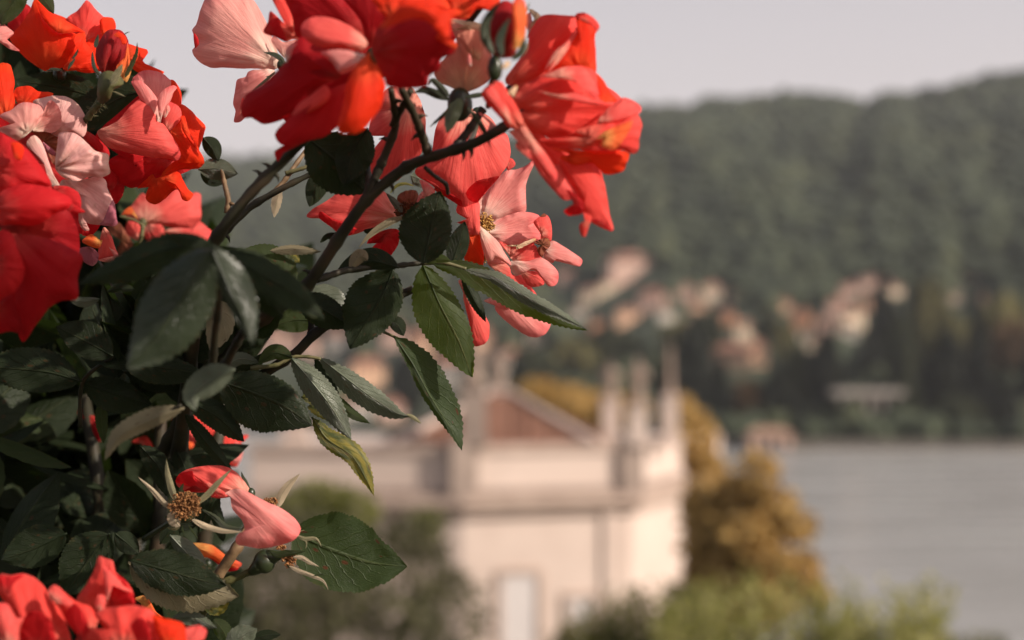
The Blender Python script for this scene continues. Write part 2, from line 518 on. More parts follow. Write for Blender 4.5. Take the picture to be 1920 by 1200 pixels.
def put(o, parent):
    if parent is None:
        parent = BUSH
    o.parent = parent
    o.matrix_parent_inverse = parent.matrix_world.inverted()
    return o


_pn = [0]


def petal(rose, fr, pts, z, tilt=(0, 0), bulge=0.25, curl=0.0, wr=0.05, mat='coral', base=None, c=None, name='petal', NB=84, NR=13, flip=1):
    """a petal sheet: outline points, a distance, the lie of the blade, its cupping, the roll of its rim and its ripples"""
    _pn[0] += 1
    sd = _pn[0] * 3.7
    o = px(fr, pts)
    out = catmull(o, NB, True)
    b = o[0] if base is None else px(fr, [base])[0]
    area = 0.5 * abs(np.sum(out[:, 0] * np.roll(out[:, 1], -1) - out[:, 1] * np.roll(out[:, 0], -1)))
    R = math.sqrt(area / math.pi)
    # uneven rim
    ang = np.linspace(0, 2 * math.pi, NB, endpoint=False)
    jit = np.array([mnoise.noise(Vector((math.cos(a) * 3.0 + sd, math.sin(a) * 3.0, 0.5))) + 0.6 * mnoise.noise(Vector((math.cos(a) * 8.0 + sd, math.sin(a) * 8.0, 1.5))) for a in ang])
    cc = out.mean(0) if c is None else px(fr, [c])[0]
    out = out + (out - cc) * (0.012 + jit * 0.024)[:, None]
    rs = np.linspace(0, 1, NR) ** 0.85
    xy = [cc[None]]
    rr = [np.zeros(1)]
    for r in rs[1:]:
        xy.append(cc + (out - cc) * r)
        rr.append(np.full(NB, r))
    xy = np.concatenate(xy)
    rr = np.concatenate(rr)
    X, Y = xy[:, 0] - cc[0], xy[:, 1] - cc[1]
    # smooth cupping over the blade's own ellipse, with a little ruffle along the rim
    O0 = out - cc
    cov = np.cov(O0.T)
    ev, evec = np.linalg.eigh(cov)
    loc2 = np.stack([X, Y], -1) @ evec
    qq = np.clip((loc2[:, 0] ** 2 / (2 * ev[0]) + loc2[:, 1] ** 2 / (2 * ev[1])), 0, 1.7)
    ruf = np.array([mnoise.noise(Vector((x * 3.2 / R + sd, y * 3.2 / R, sd * 1.7))) for x, y in zip(X, Y)])
    curl = curl + 0.10
    dz = tilt[0] * X + tilt[1] * Y - bulge * R * (1 - 0.75 * qq - 0.25 * rr ** 2) + 0.16 * R * ruf * np.clip((rr - 0.55) / 0.45, 0, 1) ** 1.5 + curl * R * np.clip((rr - 0.55) / 0.45, 0, 1) ** 2
    db = xy - b
    dist = np.hypot(db[:, 0], db[:, 1])
    L = dist.max()
    th = np.arctan2(db[:, 1], db[:, 0])
    bc = cc - b
    th0 = math.atan2(bc[1], bc[0]) if np.hypot(*bc) > 1e-3 else 0.0
    th = (th - th0 + math.pi) % (2 * math.pi) - math.pi
    v = dist / L
    if wr:
        rip = np.array([mnoise.noise(Vector((math.sin(t) * 3.2 + sd, math.cos(t) * 3.2, q * 1.1 + sd))) for t, q in zip(th, v)])
        rip2 = np.array([mnoise.noise(Vector((math.sin(t) * 9.0 - sd, math.cos(t) * 9.0, q * 2.2))) for t, q in zip(th, v)])
        dz = dz + wr * R * 2.9 * rip * (0.35 + 0.65 * rr) + wr * R * 1.1 * rip2 * rr
    d = z + dz / FPX * z
    V = PA(xy, d)
    F = [(0, 1 + i, 1 + (i + 1) % NB) for i in range(NB)]
    for j in range(NR - 2):
        s0 = 1 + j * NB
        s1 = s0 + NB
        for i in range(NB):
            k = (i + 1) % NB
            F.append((s0 + i, s1 + i, s1 + k, s0 + k))
    uv = np.stack([th / (2 * math.pi) + 0.5, v], -1)
    ob = obj(name, V, F, PM[mat], None, True, uv)
    return put(ob, rose)


def leaf(fr, spine, wl, wr, z, mat='dark', fold=0.35, droop=0.0, teeth=22, name='leaf', parent=None, tipz=0.0, roll=0.0, NT=66, peak=0.42, wav=0.09, sub_rib=True):
    """a toothed leaflet round a bent midrib; fold > 0 lifts the midrib towards the lens like a roof"""
    _pn[0] += 1
    sd = _pn[0] * 1.9
    wl, wr = wl / FR[fr][2], wr / FR[fr][2]
    sp = catmull(px(fr, spine), NT)
    dirs = np.gradient(sp, axis=0)
    dirs /= np.linalg.norm(dirs, axis=1)[:, None] + 1e-9
    nor = np.stack([dirs[:, 1], -dirs[:, 0]], -1)          # left of travel as seen
    t = np.linspace(0, 1, NT)
    a = peak
    prof = np.where(t < a, np.sin(0.5 * math.pi * (t / a) ** 0.8), np.cos(0.5 * math.pi * ((t - a) / (1 - a)) ** 1.25))
    prof = np.clip(prof, 0, 1) * (0.02 + 0.98 * np.clip(t / 0.05, 0, 1))
    saw = (t * teeth) % 1.0
    us = np.array([-1, -.93, -.72, -.48, -.24, 0, .24, .48, .72, .93, 1])
    L = np.sum(np.linalg.norm(np.diff(sp, axis=0), axis=1))
    V, UV = [], []
    for j, u in enumerate(us):
        w = (wl if u < 0 else wr)
        off = abs(u) * w * prof
        if abs(u) == 1 and teeth:
            off = off * (1 + 0.02 * math.sin(sd)) + (0.012 * L + 0.05 * w) * (saw - 0.45) * np.clip(prof * 3, 0, 1)
        q = sp + nor * (off * (-1 if u > 0 else 1))[:, None]
        au = abs(u)
        rip = np.array([mnoise.noise(Vector((tt * 4 + sd, u * 1.3, sd * .3))) for tt in t])
        quilt = 0.02 * np.sin(2 * math.pi * (t * 7.5 - au * 2.0)) * np.sin(math.pi * min(au * 1.1, 1.0))
        dz = fold * off + droop * off * au + roll * (u * (wl if u < 0 else wr) * prof) + tipz * L * t ** 1.6 + (wav * 2 * rip + quilt) * max(wl, wr) * (0.4 + 0.6 * au)
        d = z + dz / FPX * z
        V.append(PA(q, d))
        UV.append(np.stack([np.full(NT, 0.5 + 0.5 * u), t], -1))
    V = np.concatenate(V)
    UV = np.concatenate(UV)
    F = []
    for j in range(len(us) - 1):
        for i in range(NT - 1):
            F.append((j * NT + i, j * NT + i + 1, (j + 1) * NT + i + 1, (j + 1) * NT + i))
    ob = put(obj(name, V, F, LM[mat], None, True, UV), parent)
    if sub_rib and max(wl, wr) > 16:
        mid = V[5 * NT:6 * NT][::4]
        mb = MB()
        rad = np.linspace(1.0, 0.25, len(mid)) * 0.00055
        back = np.array([0, 0.0003, 0])
        mb.tube([p + back for p in mid], rad, 5)
        put(mb.build('midrib', LM[mat]), ob)
    return ob


def stem(path, r0, r1, mat=None, name='stem', parent=None, thorns=0, n=9, bristle=0):
    """a cane through (x, y, distance) points with radii given in photo pixels; thorns are parts of the cane"""
    _pn[0] += 1
    rs = random.Random(_pn[0])
    p = catmull(np.array(path, float), 6 * len(path))
    pts = [P(*q) for q in p]
    m = len(pts)
    rad = [(r0 + (r1 - r0) * i / (m - 1)) / FPX * p[i][2] * (1 + 0.20 * mnoise.noise(Vector((i * .7, _pn[0], 0))) + (0.22 if i % 7 == 3 else 0)) for i in range(m)]
    mb = MB()
    mb.tube(pts, rad, n)
    for _ in range(bristle):
        i = rs.randrange(1, m - 1)
        dd = Vector((rs.uniform(-1, 1), rs.uniform(-.6, .3), rs.uniform(-1, 1))).normalized()
        q = Vector(pts[i])
        mb.tube([q, q + dd * (rad[i] + 0.0022)], [0.00022, 0.00006], 4)
    ob = put(mb.build(name, mat or M_STEM), parent)
    for _ in range(thorns):
        i = rs.randrange(1, m - 2)
        q = Vector(pts[i])
        t = (Vector(pts[i + 1]) - q).normalized()
        dd = t.cross(Vector((0, 1, 0))).normalized() * rs.choice((-1, 1))
        tb = MB()
        tb.tube([q + dd * rad[i] * .6, q + dd * (rad[i] + .0016) - t * .0003, q + dd * (rad[i] + .0034) - t * .0016], [0.0013, 0.0007, 0.00008], 6)
        put(tb.build('thorn', mat or M_STEM), ob)
    return ob


def rose(x, y, z, label, hip=13, mat=None, stalk=None, name='rose', rx=1.0, ry=1.2):
    """the hip of a bloom at a point; petals hang on it as its pieces"""
    mb = MB()
    c = P(x, y, z)
    r = hip / FPX * z
    mb.ball(c, r, 9, rx, rx, ry)
    if stalk:
        q = catmull(np.array([(x, y, z)] + list(stalk), float), 12)
        mb.tube([P(*k) for k in q], 5.5 / FPX * z, 8)
    ob = mb.build(name, mat or M_HIP)
    put(ob, BUSH)
    if label:
        ob['label'] = label
    return ob


def stamens(parent, x, y, z, r, mat, n=70, flat=0.8, lean=(0, -0.5), seed=1):
    n = int(n * 1.7)
    rs = random.Random(seed)
    mb = MB()
    k = z / FPX
    c = Vector(P(x, y, z))
    for i in range(n):
        a = rs.uniform(0, 6.283)
        q = math.sqrt(rs.random())
        root = c + Vector((math.cos(a) * q * .45, rs.uniform(0, .2), math.sin(a) * q * .45 * flat)) * r * k
        tip = c + Vector((math.cos(a) * q + lean[0] * .25, -0.45 - .3 * rs.random(), math.sin(a) * q * flat - lean[1] * .25)) * r * k
        midp = (root + tip) / 2 + Vector((rs.uniform(-.35, .35), -.12, rs.uniform(-.35, .35))) * r * k
        mb.tube([root, midp, tip], [0.00016, 0.00014, 0.00012], 4)
        mb.ball(tip, 0.00031 * rs.uniform(.6, 1.5), 4, 1.3, .9, rs.uniform(.7, 1.4))
    mb.ball(c + Vector((0, .25 * r * k, 0)), r * k * 0.5, 8, 1, .6, flat)
    return put(mb.build('stamens', mat), parent)


# ================================================================ the setting: lake, hills, town, palace
import bmesh


def strength_mat(name, col, rough=0.8, spec=0.3, c2=None, scale=1.0):
    c2 = c2 or tuple(c * .8 for c in col)
    return noise_mat(name, c2, col, scale, rough, spec=spec)


def Wp(x, y, d):
    return Vector(P(x, y, d))


# water
m, nt, out = mat_new('lake_water')
tc = nd(nt, 'ShaderNodeTexCoord')
mp = nd(nt, 'ShaderNodeMapping')
mp.inputs['Scale'].default_value = (0.10, 0.35, 1)
nt.links.new(tc.outputs['Object'], mp.inputs[0])
n1 = nd(nt, 'ShaderNodeTexNoise', i_Scale=1.6, i_Detail=5.0, i_Roughness=0.6)
nt.links.new(mp.outputs[0], n1.inputs['Vector'])
n2 = nd(nt, 'ShaderNodeTexNoise', i_Scale=0.30, i_Detail=4.0)
nt.links.new(mp.outputs[0], n2.inputs['Vector'])
pb = nd(nt, 'ShaderNodeBsdfPrincipled')
pb.inputs['Base Color'].default_value = (0.335, 0.325, 0.31, 1)
pb.inputs['IOR'].default_value = 1.33
rr = mathn(nt, 'MULTIPLY_ADD', n2.outputs[0], 0.6, -0.08)
nt.links.new(rr, pb.inputs['Roughness'])
bm_ = nd(nt, 'ShaderNodeBump', i_Strength=0.5, i_Distance=0.3)
nt.links.new(n1.outputs[0], bm_.inputs['Height'])
nt.links.new(bm_.outputs[0], pb.inputs['Normal'])
nt.links.new(pb.outputs[0], out.inputs[0])
o = obj('lake_water', [(-4000, -600, 0), (4000, -600, 0), (4000, 3600, 0), (-4000, 3600, 0)], [(0, 1, 2, 3)], m, None, False)
tag(o, kind='structure')

# lake bed / ground sheet under everything
m_ground = noise_mat('lake_bed', (0.05, 0.05, 0.04), (0.09, 0.08, 0.06), 0.05, 0.9)
o = obj('ground', [(-4000, -600, -6), (4000, -600, -6), (4000, 3600, -6), (-4000, 3600, -6)], [(0, 1, 2, 3)], m_ground, None, False)
tag(o, kind='structure')

# far hills: ridge line against bearing
RX = [-6000, -1500, -400, 0, 430, 600, 800, 1000, 1200, 1330, 1430, 1480, 1560, 1615, 1640, 1665, 1720, 1800, 1920, 2200, 2800, 4000, 9000]
RY = [340, 320, 300, 300, 300, 296, 285, 255, 212, 195, 190, 184, 187, 199, 192, 181, 186, 164, 140, 90, 120, 200, 330]
RD = [1900, 1900, 1900, 1900, 1850, 1800, 1650, 1450, 1300, 1250, 1230, 1230, 1220, 1210, 1200, 1200, 1190, 1170, 1150, 1150, 1200, 1300, 1500]
SH = [(-6000, 500), (400, 520), (1000, 440), (1400, 398), (1920, 388), (9000, 385)]


def shore_d(x):
    return float(np.interp(x, [s[0] for s in SH], [s[1] for s in SH]))


def hill_pt(x, t):
    """point of the far bank on bearing x; t = 0 at the waterside, 1 on the ridge, beyond falls away"""
    d0 = shore_d(x)
    d1 = float(np.interp(x, RX, RD))
    ry = float(np.interp(x, RX, RY))
    zr = CAM_H + (HORIZON - ry) / FPX * d1
    tt = min(t, 1.0)
    d = d0 + (d1 - d0) * t
    s = tt ** 1.25
    z = 2.0 + (zr - 2.0) * (0.70 * s + 0.30 * tt * tt * (3 - 2 * tt))
    n = mnoise.noise(Vector((x / 170.0, t * 4.0, 3.3))) * 0.05 + mnoise.noise(Vector((x / 60.0, t * 9.0, 1.3))) * 0.02
    z += zr * n * math.sin(math.pi * min(tt, 1)) * 1.0
    if t > 1:
        z = zr - (t - 1) * (d1 - d0) * 0.45
    z = max(z, -7)
    X = (x - 960.0) / FPX * d
    return Vector((X, d, z))


def hill_at(x, y):
    """where the sight line through x, y meets the bank"""
    best = None
    for i in range(400):
        t = i / 399.0
        p = hill_pt(x, t)
        sy = HORIZON - (p.z - CAM_H) / p.y * FPX
        if sy <= y:
            return p
        best = p
    return best


xs = np.concatenate([np.linspace(-3200, -200, 24), np.linspace(-100, 2100, 111), np.linspace(2200, 5200, 24)])
ts = np.concatenate([[-0.03], np.linspace(0, 1, 40), [1.12, 1.3, 1.7]])
V = []
for t in ts:
    for x in xs:
        if t < 0:
            p = hill_pt(x, 0)
            p.z = -5.5
            p.y -= 6
        else:
            p = hill_pt(x, t)
        V.append(p)
nx = len(xs)
F = [(j * nx + i, j * nx + i + 1, (j + 1) * nx + i + 1, (j + 1) * nx + i) for j in range(len(ts) - 1) for i in range(nx - 1)]
m_hill = noise_mat('hill_ground', (0.018, 0.025, 0.016), (0.040, 0.050, 0.027), 0.022, 0.95, c3=(0.025, 0.033, 0.019))
o = obj('hills', V, F, m_hill)
tag(o, kind='structure')


def crown_mesh(name, seed, n=260, r=1.0, h=1.0, leaf=0.20, shape='round', lump=0.35):
    """a crown as many leaf-sprays spread through its volume round a darker core"""
    rs = random.Random(seed)
    V, F = [], []
    for i in range(n):
        a = rs.uniform(0, 6.283)
        u = rs.random()
        if shape == 'cone':
            z = rs.random() ** 1.3
            q = (1 - z) * (.55 + .45 * math.sqrt(u)) * r * (1 if z > .08 else .8)
        elif shape == 'column':
            z = rs.random()
            q = math.sin(math.pi * min(1, z * .9 + .08)) ** .6 * (.5 + .5 * math.sqrt(u)) * r
        else:
            ph = math.acos(rs.uniform(-.75, 1))
            k = (.55 + .45 * u ** .4)
            z = .5 + .5 * math.cos(ph) * k
            q = math.sin(ph) * k * r
        n0 = mnoise.noise(Vector((math.cos(a) * 1.7 + seed, math.sin(a) * 1.7, z * 3.0)))
        q *= 1 + lump * n0 * 1.6
        c = Vector((q * math.cos(a), q * math.sin(a), z * h + .1 * n0 * h))
        s = leaf * rs.uniform(.6, 1.4)
        d1 = Vector((rs.uniform(-1, 1), rs.uniform(-1, 1), rs.uniform(-.6, .8))).normalized() * s
        d2 = d1.cross(Vector((rs.uniform(-1, 1), rs.uniform(-1, 1), rs.uniform(-1, 1)))).normalized() * s * .6
        b = len(V)
        V += [c - d1, c + d2 * .8 + d1 * .1, c + d1, c - d2 * .8 + d1 * .1, c + d1.cross(d2).normalized() * s * .35]
        F += [(b, b + 1, b + 4), (b + 1, b + 2, b + 4), (b + 2, b + 3, b + 4), (b + 3, b, b + 4)]
    me = bpy.data.meshes.new(name)
    me.from_pydata([tuple(v) for v in V], [], F)
    return me


# woods on the slopes (one mass)
rs = random.Random(5)
tv, tf = [], []
base_v = []
for j in range(5):
    for i in range(7):
        a = 6.283 * i / 7 + j * .4
        ph = [0.25, .75, 1.2, 1.65, 2.2][j]
        base_v.append((math.sin(ph) * math.cos(a), math.sin(ph) * math.sin(a), math.cos(ph)))
base_v.append((0, 0, 1.0))
base_f = [(j * 7 + i, (j + 1) * 7 + i, (j + 1) * 7 + (i + 1) % 7, j * 7 + (i + 1) % 7) for j in range(4) for i in range(7)] + [(35, i, (i + 1) % 7) for i in range(7)]
base_v = np.array(base_v)


def wood(nm, n, tr, xr, seed, rr, mat, dens=None):
    rs = random.Random(seed)
    tv, tf = [], []
    k = 0
    while k < n:
        x = rs.uniform(*xr)
        t = rs.uniform(tr[0] ** .7, tr[1] ** .7) ** (1 / .7)
        if dens and mnoise.noise(Vector((x / 90.0, t * 7.0, 9.1))) < dens:
            k += .2
            continue
        p = hill_pt(x, t)
        sx = 960 + p.x / p.y * FPX
        sy = HORIZON - (p.z + 6 - CAM_H) / p.y * FPX
        if any(abs(sx - q[0]) < q[2] * .5 + 22 and q[1] - q[3] * .4 < sy < q[1] + q[3] * .5 + 34 for q in HOUSES):
            k += .1
            continue
        r = rs.uniform(*rr) * (.75 + .25 * p.y / 1000)
        jit = np.array([1 + .28 * mnoise.noise(Vector((v[0] * 1.6 + k, v[1] * 1.6, v[2] * 1.6))) * 1.6 for v in base_v])
        vv = base_v * jit[:, None] * np.array([r, r, r * rs.uniform(.65, 1.0)]) + np.array([p.x, p.y, p.z + r * .6])
        b = len(tv)
        tv.extend(vv.tolist())
        tf.extend([tuple(q + b for q in f) for f in base_f])
        k += 1
    o = obj(nm, tv, tf, mat)
    return tag(o, kind='stuff')


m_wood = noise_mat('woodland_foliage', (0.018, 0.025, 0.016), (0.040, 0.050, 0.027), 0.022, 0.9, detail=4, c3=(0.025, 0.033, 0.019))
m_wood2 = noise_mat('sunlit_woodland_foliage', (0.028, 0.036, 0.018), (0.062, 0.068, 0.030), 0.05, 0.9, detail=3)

# village houses: x, y of the middle, width and height in photo pixels, wall colour, roof colour
WALLS = {'pk': (0.60, 0.40, 0.32), 'pe': (0.74, 0.46, 0.30), 'cr': (0.78, 0.63, 0.46), 'wh': (0.76, 0.70, 0.60), 'or': (0.64, 0.30, 0.16), 'gy': (0.30, 0.27, 0.24), 'br': (0.30, 0.19, 0.13)}
MW = {k: noise_mat('render_' + k, tuple(a * .88 for a in c), c, .4, .9) for k, c in WALLS.items()}
M_RTILE = noise_mat('terracotta_roof', (0.20, 0.09, 0.06), (0.32, 0.15, 0.10), 1.2, .9)
M_PANE = noise_mat('dark_window_glass', (0.02, 0.022, 0.025), (0.04, 0.04, 0.045), 1, .2, spec=.6)
M_SHUT = noise_mat('faded_shutter', (0.16, 0.18, 0.15), (0.22, 0.23, 0.19), 3, .7)
HN = {'pk': 'pink', 'pe': 'peach', 'cr': 'cream', 'wh': 'off-white', 'or': 'orange', 'gy': 'grey', 'br': 'brown'}


def house(x, y, w, h, kind, label, rot=0.0, roof='hip', storeys=2, p=None):
    p = p or hill_at(x, y + h * .5)
    k = p.y / FPX
    W, H, Dp = w * k, h * k, w * k * .75
    root = empty('house', (p.x, p.y, p.z), label, 'house', 'houses of the lakeside village')
    bpy.context.view_layer.update()
    c0, s0 = math.cos(rot), math.sin(rot)

    def loc(a, b, c):
        return (p.x + a * c0 - b * s0, p.y + a * s0 + b * c0, p.z + c)
    mb = MB()
    wall_h = H * .74
    mb.box(loc(0, Dp / 2, wall_h / 2 - 2), (W, Dp, wall_h + 4), rot)
    put(mb.build('wall', MW[kind], None, False), root)
    e = .06 * W + .2
    rv = [loc(-W / 2 - e, -e, wall_h + .02), loc(W / 2 + e, -e, wall_h + .02), loc(W / 2 + e, Dp + e, wall_h + .02), loc(-W / 2 - e, Dp + e, wall_h + .02),
          loc(-W * .18, Dp / 2, H), loc(W * .18, Dp / 2, H)]
    rf = put(obj('roof', rv, [(0, 1, 5, 4), (1, 2, 5), (2, 3, 4, 5), (3, 0, 4), (3, 2, 1, 0)], M_RTILE, None, False), root)
    mb = MB()
    mb.box(loc(W * .2, Dp * .45, H * .95), (W * .07, W * .07, H * .22), rot)
    put(mb.build('chimney', MW[kind], None, False), rf)
    nw = max(2, min(4, int(W / 3.2)))
    for s in range(storeys):
        for i in range(nw):
            mb = MB()
            ww, wh = min(1.1, W / nw * .42), wall_h / storeys * .5
            mb.box(loc(-W / 2 + W * (i + .5) / nw, -.03, wall_h * (s + .55) / storeys), (ww, .10, wh), rot)
            put(mb.build('window', M_PANE, None, False), root)
    return root


HOUSES = [
    (1185, 497, 84, 58, 'pk', 'broad dusty pink house standing alone high on the wooded slope', 0.2, 3),
    (1062, 520, 40, 34, 'pk', 'small pink house just right of the pink petal tips'),
    (1104, 557, 36, 36, 'cr', 'cream cottage below and left of the lone pink house on the slope'),
    (1178, 592, 44, 36, 'pe', 'bright peach house in the trees above the statues'),
    (1222, 562, 52, 44, 'pk', 'pale pink house half hidden behind the peach one'),
    (1282, 548, 48, 34, 'pk', 'rosy house at the foot of the wooded slope, midway along the village'),
    (1335, 550, 40, 44, 'cr', 'yellowish cream house next to the rosy one'),
    (1360, 597, 36, 32, 'or', 'small rust coloured house among the gardens'),
    (1398, 622, 36, 44, 'cr', 'bright cream villa catching the sun above the shore trees'),
    (1372, 668, 74, 56, 'br', 'brownish villa by the shore, left half of a pair'),
    (1420, 664, 40, 54, 'pe', 'bright peach villa by the shore, right half of a pair'),
    (1505, 597, 38, 36, 'or', 'rust red house at the left end of the right hand row'),
    (1548, 612, 40, 34, 'pk', 'pink house in the right hand row, beside the rust red one'),
    (1572, 578, 40, 40, 'pk', 'pale pink house above the right hand row'),
    (1603, 600, 44, 48, 'cr', 'cream house in the right hand row with sunlit front'),
    (1592, 622, 34, 30, 'wh', 'off-white cottage at the lower end of the right hand row'),
    (1655, 527, 86, 26, 'pk', 'long low pinkish building behind the tall dark trees', .1, 1),
    (1823, 514, 30, 32, 'pk', 'lone pink house on the wooded slope at far right'),
    (1595, 545, 34, 28, 'pk', 'small pink house beside the long low building'),
    (1142, 540, 30, 26, 'cr', 'tiny cream house between the pink petal tips and the lone pink house'),
    (1250, 592, 30, 28, 'wh', 'small off-white cottage right of the bright peach house'),
    (1310, 575, 34, 28, 'pe', 'small peach house just below the rosy house'),
    (1390, 560, 30, 26, 'cr', 'small cream house above the bright cream villa'),
    (1440, 600, 30, 28, 'or', 'terracotta cottage right of the bright cream villa'),
    (1470, 575, 34, 28, 'pe', 'small peach house in the middle of the slope between two rows'),
    (1530, 640, 36, 30, 'cr', 'cream cottage under the right hand row'),
    (1488, 632, 36, 30, 'wh', 'off-white cottage left of and below the rust red house'),
    (1630, 570, 34, 30, 'pe', 'peach house at the upper end of the right hand row'),
    (1540, 560, 30, 26, 'or', 'little terracotta house above the right hand row'),
    (1680, 545, 32, 26, 'cr', 'little cream house under the long low building'),
    (1790, 560, 30, 26, 'cr', 'small cream house on the slope right of the tallest cypress'),
    (1860, 555, 30, 24, 'pe', 'small peach house near the right edge of the slope'),
    (1125, 610, 34, 28, 'or', 'terracotta cottage in the trees above the left statue'),
    (1085, 590, 30, 26, 'wh', 'off-white cottage below the long leaf tip'),
    (1340, 640, 40, 30, 'pe', 'low peach house left of the shore villas'),
    (1295, 610, 36, 28, 'pk', 'pale pink cottage in the gardens above the tallest statue'),
    (690, 700, 70, 66, 'pe', 'peach house with a rounded outline behind the hanging leaves', .2),
    (560, 652, 60, 54, 'pk', 'pink house framed between the rose twigs'),
    (505, 640, 50, 60, 'pk', 'pink house beside the leaf cluster at left'),
    (630, 640, 40, 50, 'gy', 'grey house behind the hanging dark leaf'),
    (735, 630, 42, 56, 'pk', 'slender pink house left of the long green leaf'),
    (785, 650, 40, 70, 'pe', 'tall peach house behind the tip of the spotted leaf'),
    (905, 640, 36, 60, 'pe', 'peach house under the pink petal lobes'),
    (1010, 632, 44, 34, 'cr', 'cream house below the hanging pink petal'),
    (660, 770, 60, 46, 'wh', 'off-white house at the water behind the curled leaf'),
    (735, 770, 50, 50, 'pk', 'pink waterside house beside the off-white one'),
    (840, 700, 50, 70, 'gy', 'grey tower house left of the palace roof'),
    (960, 680, 44, 60, 'wh', 'off-white house right behind the palace roof'),
    (455, 790, 50, 60, 'gy', 'grey waterside house behind the coral glimpse'),
]
for hh in HOUSES:
    x, y, w, h, kd, lab = hh[:6]
    w, h = w * .9, h * .9
    house(x, y, w, h, kd, lab, hh[6] if len(hh) > 6 else random.uniform(-.3, .3), storeys=hh[7] if len(hh) > 7 else 2)

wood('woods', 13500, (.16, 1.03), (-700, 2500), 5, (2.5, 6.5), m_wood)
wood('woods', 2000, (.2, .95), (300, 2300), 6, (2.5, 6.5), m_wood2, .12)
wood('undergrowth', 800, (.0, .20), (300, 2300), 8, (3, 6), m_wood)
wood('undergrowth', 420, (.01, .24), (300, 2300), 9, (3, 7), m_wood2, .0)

# shore wall on the far bank
mbw = MB()
m_quay = noise_mat('quay_stone', (0.10, 0.09, 0.075), (0.17, 0.15, 0.125), .3, .9)
prev = None
for x in range(1330, 2500, 90):
    a, b = hill_pt(x, 0.0), hill_pt(x + 90, 0.0)
    a.z = b.z = 0
    d = (b - a)
    mid = (a + b) / 2
    mbw.box((mid.x, mid.y - 8, 1.0), (d.length + .2, 1.4, 3.0), math.atan2(d.y, d.x))
o = mbw.build('quay_wall', m_quay, None, False)
tag(o, 'low dark stone quay wall along the far shore', 'quay wall')

# boathouse and pavilion on the shore
p = hill_pt(1425, 0.0)
p = Vector((p.x, p.y - 13, 0.6))
bh = empty('boathouse', p, 'small pinkish boathouse standing at the water in front of the quay', 'boathouse')
bpy.context.view_layer.update()
mb = MB()
mb.box((p.x, p.y, p.z + 1.6), (11, 6, 3.2))
put(mb.build('wall', MW['pk'], None, False), bh)
put(obj('roof', [(p.x - 6.5, p.y - 4, p.z + 3.3), (p.x + 6.5, p.y - 4, p.z + 3.3), (p.x + 6.5, p.y + 4, p.z + 3.3), (p.x - 6.5, p.y + 4, p.z + 3.3), (p.x - 4, p.y, p.z + 5.4), (p.x + 4, p.y, p.z + 5.4)],
        [(0, 1, 5, 4), (1, 2, 5), (2, 3, 4, 5), (3, 0, 4), (3, 2, 1, 0)], MW['br'], None, False), bh)
for dx in (-3, 0, 3):
    mb = MB()
    mb.box((p.x + dx, p.y - 3.02, p.z + 1.3), (1.6, .14, 2.2))
    put(mb.build('door', M_PANE, None, False), bh)
mb = MB()
mb.box((p.x + 2, p.y - 6, p.z - .5), (16, 8, 1.4))
put(mb.build('jetty', m_quay, None, False), bh)

p = hill_pt(1620, 0.02)
p = Vector((p.x, p.y, p.z - .5))
pv = empty('pavilion', p, 'grey pavilion with tall pillars among the dark shore trees', 'pavilion')
bpy.context.view_layer.update()
for i in range(5):
    mb = MB()
    mb.box((p.x - 8 + 4 * i, p.y - 5, p.z + 5.5), (.9, .9, 11))
    put(mb.build('pillar', MW['gy'], None, False), pv)
mb = MB()
mb.box((p.x, p.y + 1, p.z + 6), (17, 6, 11.9))
put(mb.build('back_wall', MW['br'], None, False), pv)
mb = MB()
mb.box((p.x, p.y - 1.5, p.z + 12), (20, 9, 1.6))
put(mb.build('roof', MW['gy'], None, False), pv)

# trees along the far shore, each one a thing
M_TR = {'dark': noise_mat('dark_conifer_foliage', (0.006, 0.008, 0.005), (0.014, 0.017, 0.009), .6, .9),
        'green': noise_mat('green_tree_foliage', (0.020, 0.026, 0.013), (0.048, 0.052, 0.024), .5, .9),
        'olive': noise_mat('olive_tree_foliage', (0.07, 0.066, 0.026), (0.16, 0.14, 0.05), .5, .9),
        'brown': noise_mat('russet_tree_foliage', (0.07, 0.04, 0.02), (0.13, 0.075, 0.03), .5, .9)}
M_BARK = noise_mat('bark', (0.05, 0.04, 0.03), (0.10, 0.08, 0.06), 3, .9)
CR = {'dark': [crown_mesh('crown', 11, 420, 1, 1, .22, 'column'), crown_mesh('crown', 12, 420, 1, 1, .24, 'cone')],
      'green': [crown_mesh('crown', 13, 420, 1, 1, .24), crown_mesh('crown', 14, 420, 1, 1, .24)],
      'olive': [crown_mesh('crown', 15, 420, 1, 1, .24)], 'brown': [crown_mesh('crown', 16, 420, 1, 1, .24)]}
for k, l in CR.items():
    for me in l:
        me.materials.append(M_TR[k])
tm = MB()
tm.tube([(0, 0, -.12), (0.02, 0, .2), (0, .02, .55), (0.01, 0, .8)], [.075, .055, .04, .02], 7)
tm.tube([(0.01, 0, .4), (.2, .05, .6)], [.03, .012], 5)
tm.tube([(0.01, 0, .45), (-.18, -.08, .66)], [.03, .012], 5)
TRUNK = bpy.data.meshes.new('trunk')
TRUNK.from_pydata(tm.v, [], tm.f)
TRUNK.materials.append(M_BARK)


def far_tree(x, ytop, ybot, w, kd, label, i=0):
    p = hill_at(x, ybot)
    k = p.y / FPX
    H = (ybot - ytop) * k
    W = w * k / 2
    root = empty('tree', p, label, 'tree', 'trees along the far shore')
    for nm, me, zz, hh, ww in (('trunk', TRUNK, 0, H, H * .35), ('crown', CR[kd][i % len(CR[kd])], H * (.04 if kd == 'dark' else .15), H * (.96 if kd == 'dark' else .85), W)):
        o = bpy.data.objects.new(nm, me)
        COL.objects.link(o)
        o.parent = root
        o.location = (0, 0, zz)
        o.scale = (ww, ww, hh)
        o.rotation_euler = (0, 0, random.uniform(0, 6.28))
    return root


